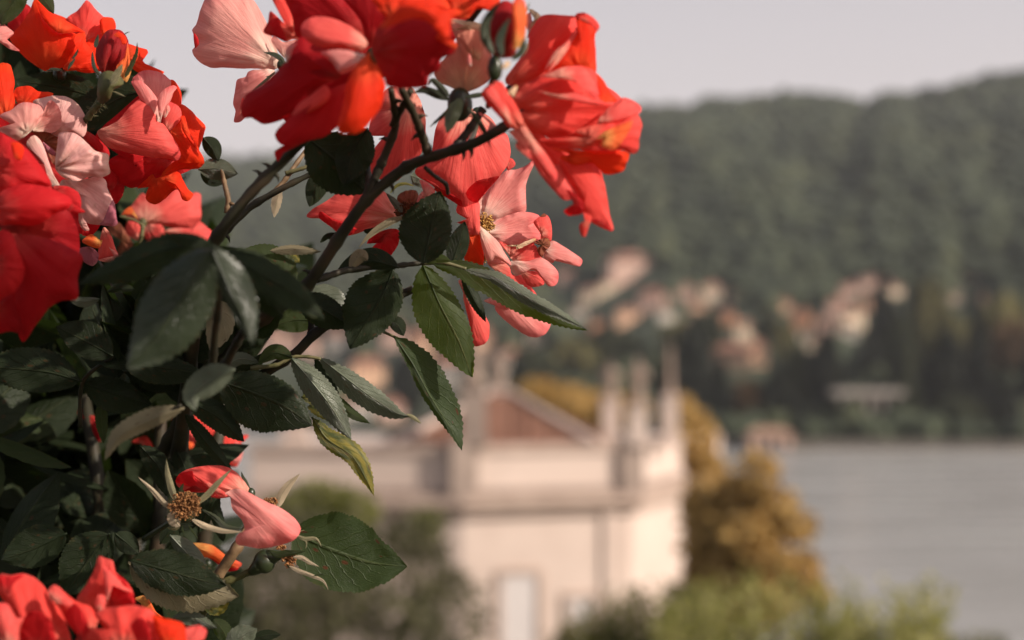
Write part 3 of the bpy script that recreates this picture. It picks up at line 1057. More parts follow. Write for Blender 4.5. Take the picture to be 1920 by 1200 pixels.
FT = [
    (1655, 530, 690, 46, 'dark', 'tall dark cypress left of a close pair above the pavilion'), (1716, 512, 690, 40, 'dark', 'tallest dark cypress rising above the shore trees'),
    (1548, 640, 790, 60, 'dark', 'black-green round-headed conifer left of the pavilion'), (1630, 620, 720, 66, 'dark', 'dark conifer directly above the pavilion roof'),
    (1775, 640, 800, 60, 'dark', 'dark columnar tree right of the pavilion'), (1830, 590, 780, 74, 'dark', 'large dark conifer near the right edge'),
    (1740, 700, 800, 50, 'dark', 'small dark conifer close to the quay right of the pavilion'), (1880, 700, 815, 80, 'dark', 'dark tree by the quay at the right edge'),
    (1690, 600, 760, 54, 'green', 'green tree between the two tall cypresses'), (1750, 540, 700, 70, 'olive', 'olive green tree right of the tallest cypress'),
    (1880, 560, 700, 90, 'olive', 'broad olive tree high on the bank at the right edge'), (1900, 610, 730, 80, 'brown', 'russet tree at the right edge of the bank'),
    (1790, 600, 720, 66, 'olive', 'olive tree in front of the large dark conifer'), (1500, 660, 780, 70, 'green', 'leafy green tree beside the shore villas'),
    (1455, 700, 810, 60, 'dark', 'dark tree right of the boathouse'), (1350, 690, 810, 90, 'dark', 'dark spreading tree left of the boathouse'),
    (1300, 640, 800, 80, 'dark', 'dark tree behind the tallest statue'), (1400, 720, 805, 70, 'brown', 'russet tree behind the boathouse'),
    (1260, 660, 800, 70, 'green', 'green tree between the statues'), (1320, 590, 690, 70, 'green', 'green tree below the rosy house'),
    (1440, 590, 660, 50, 'green', 'green tree beside the bright cream villa'), (1475, 610, 690, 46, 'olive', 'pale olive tree right of the shore villas'),
    (1270, 610, 680, 60, 'olive', 'olive tree behind the statues'), (1150, 620, 700, 90, 'green', 'green tree behind the left statue'),
    (1080, 640, 720, 90, 'olive', 'pale olive garden trees behind the palace roof'), (1000, 660, 760, 80, 'green', 'green tree right of the palace roof top'),
    (760, 680, 780, 60, 'dark', 'dark tree behind the tip of the grey leaf'), (630, 560, 640, 60, 'green', 'green tree behind the dark leaves at centre'),
    (1620, 740, 812, 46, 'dark', 'dark shrub-like tree in front of the pavilion'), (1690, 720, 812, 60, 'green', 'green tree beside the pavilion pillars'),
    (1580, 745, 815, 60, 'green', 'green tree at the quay left of the pavilion'), (1800, 745, 815, 80, 'green', 'green tree at the quay right of the columnar tree'),
    (1500, 750, 815, 60, 'dark', 'dark tree at the quay right of the boathouse'), (1940, 640, 790, 90, 'dark', 'dark tree cut by the right edge of the picture'),
]
for i, (x, a, b, w, k, lab) in enumerate(FT):
    far_tree(x, a, b, w, k, lab, i)

# ---------------------------------------------------------------- island ground
V, F = [], []
gx = np.linspace(-60, 60, 61)
gy = np.linspace(-12, 110, 62)
for yy in gy:
    for xx in gx:
        e = max(0.0, (yy - 3) / 40.0)
        z = GROUND_Z - 0.02 - 10.5 * min(1, e) ** .8
        if xx > 6:
            z -= (xx - 6) * .55 + max(0, yy - 10) * .10 * min(1, (xx - 6) / 10)
        if xx < -30:
            z -= (-30 - xx) * .8
        if yy > 85:
            z -= (yy - 85) * .9
        if yy < -6:
            z += 0
        z += .12 * mnoise.noise(Vector((xx * .3, yy * .3, 0))) * min(1, max(0, (abs(yy) - 2) / 3))
        V.append((xx, yy, max(z, -6.2)))
F = [(j * 61 + i, j * 61 + i + 1, (j + 1) * 61 + i + 1, (j + 1) * 61 + i) for j in range(61) for i in range(60)]
m_isl = noise_mat('garden_earth_and_grass', (0.035, 0.04, 0.018), (0.09, 0.085, 0.045), .6, .95, .4, .05)
tag(obj('terrain', V, F, m_isl), kind='structure')

# ---------------------------------------------------------------- the palace corner with its statues
M_WALL = noise_mat('pink_cream_stucco', (0.49, 0.39, 0.335), (0.56, 0.455, 0.395), .5, .85, .1, .01)
M_TRIM = noise_mat('shaded_stone_trim', (0.34, 0.255, 0.21), (0.46, 0.355, 0.295), 1.2, .8)  # cornice and trim shadows are put into the stone colour
M_TRIM_D = noise_mat('shaded_dark_stone', (0.20, 0.155, 0.13), (0.32, 0.25, 0.21), 1.5, .85)  # darker trim stone, shade on piers and plinth put into its colour
M_STAT = noise_mat('statue_stone', (0.20, 0.15, 0.12), (0.32, 0.24, 0.19), 2.0, .85)
m_rt = noise_mat('terracotta_pan_tiles', (0.13, 0.060, 0.040), (0.22, 0.11, 0.072), 1.3, .9)
M_BLIND = noise_mat('white_window_blind', (0.46, 0.42, 0.41), (0.54, 0.50, 0.48), 2, .7)
DB = 58.0
pc = {}
pc[0] = Wp(470, 835, DB + 1.2)
pc[1] = Wp(868, 835, DB)
pc[2] = Wp(1182, 835, DB + 2.0)
pc[3] = Wp(1286, 835, DB + 9.6)
ztop = pc[1].z
for q_ in pc.values():
    q_.z = ztop
zcor = CAM_H - (936 - HORIZON) / FPX * DB
zbot = 7.5
PAL = empty('palace', (pc[1].x, pc[1].y, zbot), 'cream palace corner with parapet, cornice and red hipped roof, out of focus', 'palace')
bpy.context.view_layer.update()


def seg_box(mb, a, b, z0, z1, out0, out1, trim=(0, 0)):
    """box along a wall line a-b, from z0 to z1, reaching from depth out0 to out1 in front of it"""
    a = Vector((a.x, a.y, 0))
    b = Vector((b.x, b.y, 0))
    d = (b - a).normalized()
    n = Vector((d.y, -d.x, 0))
    a = a + d * trim[0]
    b = b - d * trim[1]
    q = []
    for z in (z0, z1):
        for pnt, oo in ((a, out0), (b, out0), (b, out1), (a, out1)):
            r = pnt + n * oo
            q.append((r.x, r.y, z))
    mb.add(q, [(0, 3, 2, 1), (4, 5, 6, 7), (0, 1, 5, 4), (1, 2, 6, 5), (2, 3, 7, 6), (3, 0, 4, 7)])
    return d, n


segs = [(pc[0], pc[1]), (pc[1], pc[2]), (pc[2], pc[3])]
# wall body as one closed prism
inner = [pc[3] + Vector((3, 9, 0)), pc[0] + Vector((0, 14, 0))]
ring = [pc[0], pc[1], pc[2], pc[3]] + inner
vb = [(q.x, q.y, zbot) for q in ring] + [(q.x, q.y, ztop - .35) for q in ring]
fb = [(i, (i + 1) % 6, 6 + (i + 1) % 6, 6 + i) for i in range(6)] + [(0, 5, 4, 3, 2, 1), (6, 7, 8, 9, 10, 11)]
put(obj('wall', vb, fb, M_WALL, None, False), PAL)
for (a, b) in segs:
    L = (Vector((b.x - a.x, b.y - a.y, 0))).length
    mb = MB()
    seg_box(mb, a, b, zcor - .25, zcor + .12, .004, .62, (-.25, -.25))
    put(mb.build('cornice', M_TRIM, None, False), PAL)
    mb = MB()
    seg_box(mb, a, b, zcor - .62, zcor - .253, .003, .34, (-.1, -.1))
    put(mb.build('moulding', M_TRIM, None, False), PAL)
    mb = MB()
    seg_box(mb, a, b, ztop - .34, ztop, -.28, .14, (0, 0))
    put(mb.build('coping', M_TRIM, None, False), PAL)
    mb = MB()
    seg_box(mb, a, b, zcor + .123, zcor + .42, .003, .16, (0, 0))
    put(mb.build('plinth', M_TRIM_D, None, False), PAL)
    mb = MB()
    seg_box(mb, a, b, zbot + 2.0, zbot + 2.3, .003, .12)
    put(mb.build('string_course', M_TRIM, None, False), PAL)
RF = math.atan2(pc[2].y - pc[1].y, pc[2].x - pc[1].x)
for q, w in ((pc[1], .55), (pc[2], .50)):
    mb = MB()
    mb.box((q.x, q.y - .06, (zcor + ztop) / 2 + .1), (w * 2, .62, ztop - zcor + .35), RF)
    put(mb.build('pier', M_TRIM_D, None, False), PAL)
d12 = (pc[2] - pc[1])
for f in (.87,):
    q = pc[1] + d12 * f
    mb = MB()
    mb.box((q.x, q.y - .08, (zcor + zbot) / 2 - .33), (.62, .20, zcor - zbot - .62), RF)
    put(mb.build('pilaster', M_WALL, None, False), PAL)
d23 = (pc[3] - pc[2])
q = pc[2] + d23 * .1
for (f, zc, wv, hv) in ((.33, CAM_H - (1150 - HORIZON) / FPX * DB, 1.5, 3.0), (.70, CAM_H - (1180 - HORIZON) / FPX * DB, 1.2, 2.2)):
    q = pc[1] + d12 * f
    mb = MB()
    for (dx, dz, sx, sz) in ((-wv / 2 - .12, 0, .24, hv + .5), (wv / 2 + .12, 0, .24, hv + .5), (0, hv / 2 + .14, wv, .22), (0, -hv / 2 - .14, wv, .22)):
        mb.box((q.x + dx * math.cos(RF), q.y - .06 + dx * math.sin(RF), zc + dz), (sx, .16, sz), RF)
    fr = put(mb.build('window', M_TRIM, None, False), PAL)
    mb = MB()
    mb.box((q.x, q.y - .02, zc), (wv, .05, hv), RF)
    put(mb.build('blind', M_BLIND, None, False), fr)
# roof: hip with pale ridge tiles
ap = Wp(938, 741, DB + 5.5)
zr0 = ztop - .1
cs = [Wp(742, 838, DB + 1.6), Wp(1118, 838, DB + 1.6)]
r0, r1 = Vector((cs[0].x, cs[0].y, zr0)), Vector((cs[1].x, cs[1].y, zr0))
r2, r3 = Vector((r1.x + 1.2, r1.y + 8.5, zr0)), Vector((r0.x - 1.2, r0.y + 8.5, zr0))
apL = ap + Vector((-.55, 0, 0))
ap = ap + Vector((.55, 0, 0))
put(obj('roof', [r0, r1, r2, r3, apL, ap], [(0, 1, 5, 4), (1, 2, 5), (2, 3, 4, 5), (3, 0, 4), (3, 2, 1, 0)], m_rt, None, False), PAL)
ROOF = [c for c in PAL.children if c.name.startswith('roof')][0]
for a, e_ in ((r0, apL), (r1, ap)):
    mb = MB()
    mb.tube([a + Vector((0, -.05, .12)), e_ + Vector((0, -.05, .1))], [.17, .15], 6)
    put(mb.build('hip_ridge', M_WALL, None, False), ROOF)
for xa in (1035, 990, 965, 1070, 900, 860, 830):
    mb = MB()
    q = Vector((Wp(xa, 838, DB + 1.6).x, r0.y, zr0))
    if xa > 938:
        f = max(0, (q.x - ap.x) / (r1.x - ap.x))
        e = ap.lerp(r1, f)
    else:
        f = max(0, (apL.x - q.x) / (apL.x - r0.x))
        e = apL.lerp(r0, f)
    mb.tube([q + Vector((0, -.03, .03)), e + Vector((0, -.03, .03))], [.05, .05], 5)
    put(mb.build('tile_rib', m_rt, None, False), ROOF)


def pinnacle(x, ytop, ymid, ybase, d, w, kind, label=None):
    """stone pedestal with a draped figure or an obelisk on it"""
    b, mdl, t = Wp(x, ybase, d), Wp(x, ymid, d), Wp(x, ytop, d)
    k = d / FPX
    W = w * k
    mb = MB()
    mb.box((b.x, b.y, (b.z + mdl.z) / 2), (W, W, mdl.z - b.z))
    mb.box((b.x, b.y, mdl.z - .06), (W * 1.25, W * 1.25, .16))
    mb.box((b.x, b.y, b.z + .12), (W * 1.2, W * 1.2, .24))
    ped = put(mb.build('pedestal', M_WALL if kind != 'dark' else M_TRIM_D, None, False), PAL)
    h = t.z - mdl.z
    mb = MB()
    c = (b.x, b.y, mdl.z + .01)
    if kind == 'obelisk':
        mb.lathe(c, [(W * .36, 0), (W * .36, .1 * h), (W * .26, .14 * h), (W * .22, .5 * h), (W * .14, .9 * h), (.02, h)], 4)
        put(mb.build('obelisk', M_STAT, None, False), ped)
    else:
        mb.lathe(c, [(W * .40, 0), (W * .42, .06 * h), (W * .33, .25 * h), (W * .34, .45 * h), (W * .26, .58 * h), (W * .36, .72 * h), (W * .34, .80 * h), (W * .12, .85 * h), (W * .10, .87 * h)], 12, 1, .75)
        mb.ball((c[0], c[1] - .02, c[2] + .93 * h), .07 * h, 8, .85, .95, 1.1)
        mb.tube([(c[0] + W * .32, c[1], c[2] + .78 * h), (c[0] + W * .52, c[1] - .1, c[2] + .62 * h), (c[0] + W * .2, c[1] - W * .4, c[2] + .55 * h)], [.045 * h, .04 * h, .03 * h], 8)
        mb.tube([(c[0] - W * .32, c[1], c[2] + .78 * h), (c[0] - W * .48, c[1], c[2] + .6 * h), (c[0] - W * .40, c[1] - W * .3, c[2] + .45 * h)], [.045 * h, .04 * h, .03 * h], 8)
        put(mb.build('statue', M_STAT), ped)


pinnacle(1145, 680, 748, 834, DB + 7.5, 31, 'fig')
pinnacle(1196, 672, 762, 834, DB + 1.9, 35, 'fig')
pinnacle(1256, 645, 742, 834, DB + 4.5, 28, 'obelisk')
pinnacle(888, 640, 720, 834, DB + .25, 46, 'dark')
pinnacle(934, 655, 728, 770, DB + 9.5, 36, 'fig')
pinnacle(556, 780, 800, 836, DB + 2.2, 44, 'obelisk')

# ---------------------------------------------------------------- garden shrubs and trees nearer by
def leafy(name, label, cat, blobs, n, leaf, mat, d, stemfoot, seed, long=2.0, up=0.0, group=None, stems=5, sm=None, part='foliage', trunk='stem'):
    """plant whose crown is many single leaves spread through clumps given as (x, y, rx, ry, depth shift) in photo pixels at distance d"""
    rs = random.Random(seed)
    foot = Vector(stemfoot)
    root = empty(name, foot, label, cat, group)
    bpy.context.view_layer.update()
    k = d / FPX
    wts = [b[2] * b[3] for b in blobs]
    V, F = [], []
    for i in range(n):
        bx, by, rx, ry, ds = rs.choices(blobs, wts)[0]
        while True:
            q = Vector((rs.uniform(-1, 1), rs.uniform(-1, 1), rs.uniform(-1, 1)))
            if .25 < q.length < 1:
                break
        q = q.normalized() * (q.length ** .4)
        c = Wp(bx, by, d + ds) + Vector((q.x * rx * k, q.y * (rx + ry) * .5 * k, q.z * ry * k))
        s = leaf * rs.uniform(.6, 1.3)
        d1 = Vector((rs.uniform(-1, 1), rs.uniform(-1, 1), rs.uniform(-.7, .7) + up)).normalized()
        d2 = d1.cross(Vector((rs.uniform(-1, 1), rs.uniform(-1, 1), rs.uniform(-1, 1)))).normalized()
        nn = d1.cross(d2)
        b = len(V)
        V += [c, c + d1 * s * .5 + d2 * s / long * .5 + nn * s * .06, c + d1 * s, c + d1 * s * .5 - d2 * s / long * .5 + nn * s * .06]
        F += [(b, b + 1, b + 2), (b, b + 2, b + 3)]
    fo = put(obj(part, V, F, mat, None, False), root)
    fo['kind'] = 'stuff'
    for i in range(stems):
        bx, by, rx, ry, ds = blobs[i % len(blobs)]
        t = Wp(bx + rs.uniform(-.3, .3) * rx, by - .2 * ry, d + ds)
        mb = MB()
        f0 = foot + Vector((rs.uniform(-.12, .12), rs.uniform(-.1, .1), -.1)) * (1 if stems > 1 else 0)
        L = (t - f0).length
        mb.tube([f0, f0.lerp(t, .4) + Vector((rs.uniform(-.05, .05), 0, 0)) * L, f0.lerp(t, .75), t], [L * .018 + .004, L * .014 + .003, L * .009 + .002, L * .003 + .001], 7)
        put(mb.build(trunk if i == 0 else 'branch', sm or M_BARK), root)
    return root


def gz(x, y):
    """ground height"""
    e = max(0.0, (y - 3) / 40.0)
    z = GROUND_Z - 0.02 - 10.5 * min(1, e) ** .8
    if x > 6:
        z -= (x - 6) * .55 + max(0, y - 10) * .10 * min(1, (x - 6) / 10)
    return z


def foot_of(x, d):
    q = Wp(x, 1100, d)
    return (q.x, q.y, gz(q.x, q.y))


M_RUSSET = noise_mat('russet_gold_leaves', (0.20, 0.135, 0.042), (0.52, 0.345, 0.125), 1.2, .8, c3=(0.40, 0.26, 0.085), trans=(0.40, 0.23, 0.055), tw=.25)
M_OLIVE = noise_mat('dusty_olive_leaves', (0.045, 0.047, 0.022), (0.11, 0.10, 0.05), 4, .8, trans=(0.10, 0.11, 0.03), tw=.2)
M_LIME = noise_mat('light_green_leaves', (0.085, 0.095, 0.028), (0.21, 0.20, 0.07), 6, .6, trans=(0.26, 0.28, 0.06), tw=.35)
M_DKGRN = noise_mat('dark_green_shrub_leaves', (0.020, 0.028, 0.012), (0.055, 0.062, 0.026), 4, .7, trans=(0.07, 0.10, 0.02), tw=.2)

leafy('tree', 'russet gold tree beside the right wall of the palace', 'tree', [(1385, 1000, 80, 90, 1.2), (1390, 1100, 120, 80, 1.2), (1310, 960, 34, 60, 1.5), (1420, 885, 36, 34, 0), (1385, 925, 42, 32, .6), (1335, 960, 34, 40, 1), (1310, 1030, 30, 50, 1), (1450, 945, 44, 34, 0), (1490, 985, 36, 32, 0), (1400, 1000, 40, 34, -.6), (1445, 1050, 46, 30, -.8), (1505, 1075, 36, 40, 0), (1350, 1080, 46, 34, .4), (1530, 1120, 24, 30, 0), (1430, 1125, 60, 34, 0), (1340, 1140, 50, 40, .4)],
      7500, .36, M_RUSSET, 50.0, foot_of(1420, 50), 31, 1.5, stems=7, trunk='trunk', part='crown')
leafy('tree', 'russet tree rising behind the corner statue of the palace', 'tree', [(1300, 830, 42, 60, 0), (1320, 900, 40, 60, 0), (1275, 780, 30, 40, 1)], 2600, .36, M_RUSSET, 68.0, foot_of(1300, 68), 32, 1.5, stems=3, trunk='trunk', part='crown')
leafy('tree', 'russet tree behind the palace roof', 'tree', [(1050, 755, 60, 34, 0), (1110, 770, 50, 36, 1), (1010, 740, 40, 30, 0), (1180, 770, 40, 30, 0)], 2600, .40, M_RUSSET, 80.0, foot_of(1060, 80), 33, 1.5, stems=3, trunk='trunk', part='crown')
leafy('shrub', 'dusty olive shrub below the palace, behind the spotted leaf', 'shrub', [(560, 1080, 150, 130, 0), (720, 1090, 150, 110, .6), (840, 1150, 80, 90, .4), (640, 1190, 200, 90, -.3), (470, 1160, 120, 140, 0), (780, 1010, 60, 50, .6)],
      9000, .085, M_OLIVE, 12.0, foot_of(660, 12.0), 41, 2.4, group=None, stems=9)
leafy('shrub', 'light green shrub tips left of the palace wall', 'shrub', [(600, 930, 60, 30, 0), (560, 960, 70, 40, 0), (650, 960, 60, 40, 0), (800, 985, 30, 26, -.5)], 1500, .11, M_LIME, 15.0, foot_of(600, 15), 42, 2.2, stems=4)
def shooty(name, label, shoots, d, foot, seed, mat, leaf=.09, per=16, long=3.0, sm=None):
    """loose shrub of upright leafy shoots; shoots = (x, y tip, y base, lean in px, distance shift)"""
    rs = random.Random(seed)
    foot = Vector(foot)
    root = empty(name, foot, label, 'shrub')
    bpy.context.view_layer.update()
    V, F = [], []
    for (x, yt, yb, ln, ds) in shoots:
        tip, base = Wp(x + ln, yt, d + ds), Wp(x, yb, d + ds)
        mid = base.lerp(tip, .5) + Vector((rs.uniform(-.03, .03), rs.uniform(-.05, .05), 0))
        mb = MB()
        mb.tube([foot + Vector((rs.uniform(-.1, .1), rs.uniform(-.1, .1), -.05)), foot.lerp(base, .6), base, mid, tip], [.008, .007, .005, .003, .001], 5)
        put(mb.build('shoot', sm or M_BARK), root)
        for i in range(per):
            t = (i + rs.random()) / per
            c = base.lerp(tip, t * 1.02) + Vector((rs.uniform(-.02, .02), rs.uniform(-.02, .02), 0))
            s = leaf * rs.uniform(.6, 1.25) * (1 - .45 * t)
            a = rs.uniform(0, 6.283)
            d1 = Vector((math.cos(a), math.sin(a), rs.uniform(.1, 1.1) + t * .8)).normalized()
            d2 = d1.cross(Vector((rs.uniform(-1, 1), rs.uniform(-1, 1), rs.uniform(-1, 1)))).normalized()
            nn = d1.cross(d2)
            b0 = len(V)
            V += [c, c + d1 * s * .45 + d2 * s / long * .5 + nn * s * .08, c + d1 * s - Vector((0, 0, s * .12)), c + d1 * s * .45 - d2 * s / long * .5 + nn * s * .08]
            F += [(b0, b0 + 1, b0 + 2), (b0, b0 + 2, b0 + 3)]
    fo = put(obj('foliage', V, F, mat, None, False), root)
    fo['kind'] = 'stuff'
    return root


M_YEL = noise_mat('yellow_green_leaves', (0.18, 0.18, 0.05), (0.56, 0.50, 0.20), 6, .5, trans=(0.34, 0.36, 0.06), tw=.4)
M_MIXG = noise_mat('mixed_olive_leaves', (0.05, 0.058, 0.02), (0.15, 0.14, 0.05), 5, .6, c3=(0.12, 0.085, 0.04), trans=(0.14, 0.15, 0.03), tw=.3)
rq = random.Random(77)


def sh(n, x0, x1, top, jit, base, ds=.4, lean=26):
    return [(x, (np.interp(x, [p[0] for p in top], [p[1] for p in top]) + rq.uniform(-.3, 1) * jit), base, rq.uniform(-lean, lean), rq.uniform(-ds, ds)) for x in (rq.uniform(x0, x1) for _ in range(n))]


shooty('shrub', 'dark olive shrub at the foot of the palace wall', sh(130, 1040, 1330, [(1040, 1195), (1110, 1145), (1180, 1110), (1260, 1105), (1330, 1115)], 40, 1280), 8.5, foot_of(1180, 8.5), 43, M_MIXG, .10, 26, 2.2)
shooty('shrub', 'yellow-green leafy shrub in sun under the russet tree', sh(84, 1240, 1580, [(1240, 1140), (1330, 1100), (1420, 1080), (1520, 1095), (1580, 1150)], 50, 1270), 7.5, foot_of(1400, 7.5), 44, M_YEL, .095, 18, 2.4)
shooty('shrub', 'tall pale green sprigs before the lake at the bottom right', sh(46, 1580, 1780, [(1580, 1110), (1640, 1085), (1690, 1110), (1735, 1085), (1780, 1130)], 60, 1280, .3, 20), 7.2, foot_of(1670, 7.2), 45, M_YEL, .10, 17, 2.4)
shooty('shrub', 'dark low plant beneath the pale sprigs by the lake', sh(90, 1480, 1900, [(1480, 1185), (1600, 1175), (1720, 1180), (1800, 1190), (1900, 1205)], 24, 1300), 7.8, foot_of(1620, 7.8), 46, M_MIXG, .09, 20, 2.4)

# ---------------------------------------------------------------- the air
hm, nt, out = mat_new('haze_air')
vp = nd(nt, 'ShaderNodeVolumePrincipled')
vp.inputs['Color'].default_value = (0.92, 0.93, 0.95, 1)
vp.inputs['Density'].default_value = 0.00012
vp.inputs['Anisotropy'].default_value = 0.2
nt.links.new(vp.outputs[0], out.inputs['Volume'])
mb = MB()
mb.box((0, 1250, 156), (8200, 3900, 332))
o = mb.build('haze', hm, None, False)
tag(o, kind='stuff')
# ---------------------------------------------------------------- canes and twigs
stem([(330, 900, .74), (378, 520, .64), (402, 452, .612), (470, 362, .605), (545, 287, .60), (600, 232, .58), (640, 200, .585)], 15, 9, thorns=6)
stem([(405, 450, .66), (470, 388, .665), (545, 345, .668), (606, 316, .67)], 8, 5, M_STEM, thorns=1)
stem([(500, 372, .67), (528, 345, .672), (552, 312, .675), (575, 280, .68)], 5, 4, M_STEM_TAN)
stem([(535, 325, .672), (570, 315, .672), (602, 302, .675)], 4.5, 3, M_STEM_GREEN)
stem([(300, 860, .74), (410, 660, .70), (480, 607, .672), (545, 560, .65), (578, 533, .636), (640, 440, .625), (690, 372, .618), (765, 312, .612), (830, 288, .60), (890, 268, .59), (945, 238, .583), (1000, 200, .60)], 14, 9, thorns=7)
stem([(688, 376, .618), (702, 335, .617), (722, 290, .616), (742, 232, .61), (733, 168, .59)], 10, 6, thorns=2)
stem([(688, 375, .618), (691, 345, .628), (690, 305, .64)], 9, 4)
stem([(805, 298, .606), (797, 270, .603), (781, 225, .595), (752, 165, .58)], 9, 7, thorns=2)
stem([(736, 235, .610), (752, 205, .603), (770, 170, .592)], 7, 5.5)
stem([(848, 282, .602), (878, 245, .606), (905, 205, .61)], 7.5, 7.5)
stem([(797, 314, .606), (815, 330, .612), (836, 345, .625), (840, 362, .635)], 4, 4)
stem([(430, 740, .70), (552, 664, .682), (590, 626, .679), (650, 590, .677), (735, 560, .675), (775, 542, .675)], 10, 8, thorns=1)
stem([(582, 640, .68), (584, 600, .683), (576, 560, .69)], 7, 6)
stem([(594, 525, .635), (650, 507, .642), (700, 500, .648), (736, 499, .650), (792, 493, .655)], 7, 4.5, name='leaf_stalk')
stem([(792, 494, .656), (830, 492, .656), (874, 504, .658)], 4, 3, M_STEM_GREEN, name='leaf_stalk')
stem([(398, 690, .60), (404, 620, .585), (410, 560, .565), (400, 470, .535)], 8, 5)
stem([(415, 700, .62), (440, 650, .60), (470, 600, .59)], 9, 7)
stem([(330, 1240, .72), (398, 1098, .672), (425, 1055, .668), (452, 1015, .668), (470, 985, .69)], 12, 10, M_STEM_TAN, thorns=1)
stem([(352, 1200, .70), (412, 1096, .668), (440, 1085, .667), (480, 1067, .664)], 9, 6, M_HIP_OLIVE, bristle=14)
stem([(470, 690, .667), (520, 684, .667), (548, 670, .668), (577, 669, .668), (602, 673, .668)], 4.5, 3, M_STEM_GREEN, name='leaf_stalk')
stem([(690, 606, .672), (715, 620, .673), (745, 634, .673)], 3, 2.5, M_STEM_GREEN, name='leaf_stalk')
stem([(425, 400, .70), (428, 375, .70), (421, 345, .70), (416, 318, .70)], 5.5, 4, M_STEM_TAN, thorns=1, name='leaf_stalk')
stem([(700, 608, .672), (755, 540, .676)], 3, 3, name='leaf_stalk')
stem([(340, 760, .585), (280, 790, .59), (230, 822, .60)], 4, 3, name='leaf_stalk')
stem([(212, 668, .68), (156, 715, .69), (150, 800, .70)], 3.5, 4, name='leaf_stalk')
for k, (x, zz) in enumerate([(60, .86), (190, .80), (300, .78), (395, .82), (-60, .80), (250, .95)]):
    top = P(x, 900 + 40 * (k % 3), zz)
    mb = MB()
    foot = Vector((-0.42 + 0.05 * k, 0.80 + 0.04 * (k % 3), GROUND_Z - 0.03))
    a = Vector(top)
    mb.tube([foot, foot.lerp(a, .35) + Vector((.02, .03, 0)), foot.lerp(a, .7) + Vector((-.01, .02, 0)), a, a + Vector((.01 * (k - 2), 0, .06))], [.008, .007, .006, .0045, .003], 8)
    put(mb.build('cane', M_STEM), BUSH)

# ---------------------------------------------------------------- rose A: scarlet bloom, top left corner
A = rose(112, 140, .715, 'scarlet rose opening in the top left corner behind the bud', 12)
petal(A, 'a', [(130, 185), (45, 150), (70, 85), (108, 15), (170, 42), (165, 110)], .712, (-.3, .1), .2, mat='crimson')
petal(A, 'a', [(455, 250), (375, 118), (440, 55), (485, 3), (502, 10), (545, 60), (585, 98), (635, 108), (645, 165), (600, 215), (560, 262)], .708, (.35, -.1), .25, .2, .09, 'coral_red')
petal(A, 'a', [(580, 200), (560, 120), (585, 97), (638, 106), (648, 170)], .703, (.8, -.1), .2, .2, .05, 'scarlet')
petal(A, 'a', [(700, 330), (705, 250), (770, 263), (825, 280), (832, 300), (795, 325), (860, 398), (922, 402), (900, 425), (800, 420), (740, 380)], .700, (.5, -.2), .2, .1, .08, 'scarlet')
petal(A, 'a', [(420, 390), (440, 270), (510, 235), (600, 250), (570, 395)], .705, (.3, .1), .3, mat='scarlet')
petal(A, 'a', [(250, 397), (140, 320), (58, 215), (110, 150), (165, 70), (203, -4), (245, 100), (330, 180), (425, 190), (442, 275), (385, 352), (330, 385)], .697, (-.12, .05), .42, .1, .06, 'scarlet')
petal(A, 'a', [(355, 382), (440, 278), (402, 212), (472, 184), (484, 240), (532, 300), (530, 378), (440, 388)], .693, (.45, .1), .3, .1, .06, 'scarlet')
petal(A, 'a', [(330, 184), (245, 112), (204, -4), (262, 55), (372, 116), (478, 182), (430, 180)], .690, (.55, -.7), .25, .2, .03, 'scarlet')
petal(A, 'a', [(-60, 215), (-20, 110), (45, 155), (76, 188), (38, 236), (110, 284), (55, 276), (0, 240)], .69, (.3, -.3), .15, .1, .05, 'rosy')
leaf('a', [(380, 395), (410, 340), (442, 272)], 10, 10, .690, 'sepal_dark', teeth=0, parent=A, name='sepal')
leaf('a', [(350, 392), (290, 390), (258, 402)], 9, 9, .692, 'sepal_dark', teeth=0, parent=A, name='sepal')

petal(A, 'a', [(330, 395), (160, 300), (120, 180), (210, 60), (400, 110), (560, 130), (600, 200), (560, 380), (430, 395)], .716, (0, 0), .2, 0, .05, 'scarlet', c=(360, 240))

# ---------------------------------------------------------------- bud B
B = rose(194, 175, .655, 'dark red rosebud with fringed sepals between the scarlet and coral roses', 15, M_HIP_OLIVE, [(178, 200, .656), (160, 226, .66), (120, 290, .69)], 'rosebud', .8, 1.25)
petal(B, 'a', [(600, 440), (548, 360), (540, 280), (585, 195), (622, 167), (680, 172), (716, 215), (722, 270), (704, 340), (660, 430)], .655, (0, 0), .95, .1, .03, 'maroon')
petal(B, 'a', [(700, 452), (655, 380), (700, 320), (718, 240), (730, 330), (738, 400), (716, 458)], .645, (.8, 0), .3, .1, .03, 'orange')
petal(B, 'a', [(580, 420), (560, 300), (610, 200), (660, 180), (640, 260), (600, 360)], .643, (.2, -.1), .5, 0, .05, 'maroon')
petal(B, 'a', [(640, 200), (665, 178), (705, 205), (712, 240), (690, 250), (672, 215)], .640, (.3, -.3), .3, 0, .05, 'scarlet')
bc = petal(B, 'a', [(575, 585), (548, 540), (556, 440), (585, 402), (640, 405), (692, 445), (692, 475), (640, 503), (618, 555)], .640, (.1, .1), .8, 0, .03, 'dead', name='calyx')
bc.data.materials[0] = M_HIP_OLIVE
leaf('a', [(578, 445), (532, 380), (520, 300), (530, 285)], 12, 10, .640, 'sepal_dark', teeth=0, parent=B, name='sepal')
leaf('a', [(535, 270), (545, 232), (553, 192)], 13, 11, .642, 'sepal_dark', teeth=5, parent=B, name='sepal', peak=.3)
leaf('a', [(700, 440), (738, 370), (768, 300), (772, 238)], 14, 13, .642, 'mid', teeth=6, parent=B, name='sepal', peak=.3)
leaf('a', [(625, 480), (655, 425), (690, 360)], 24, 22, .632, 'sepal', teeth=6, parent=B, name='sepal', peak=.35)
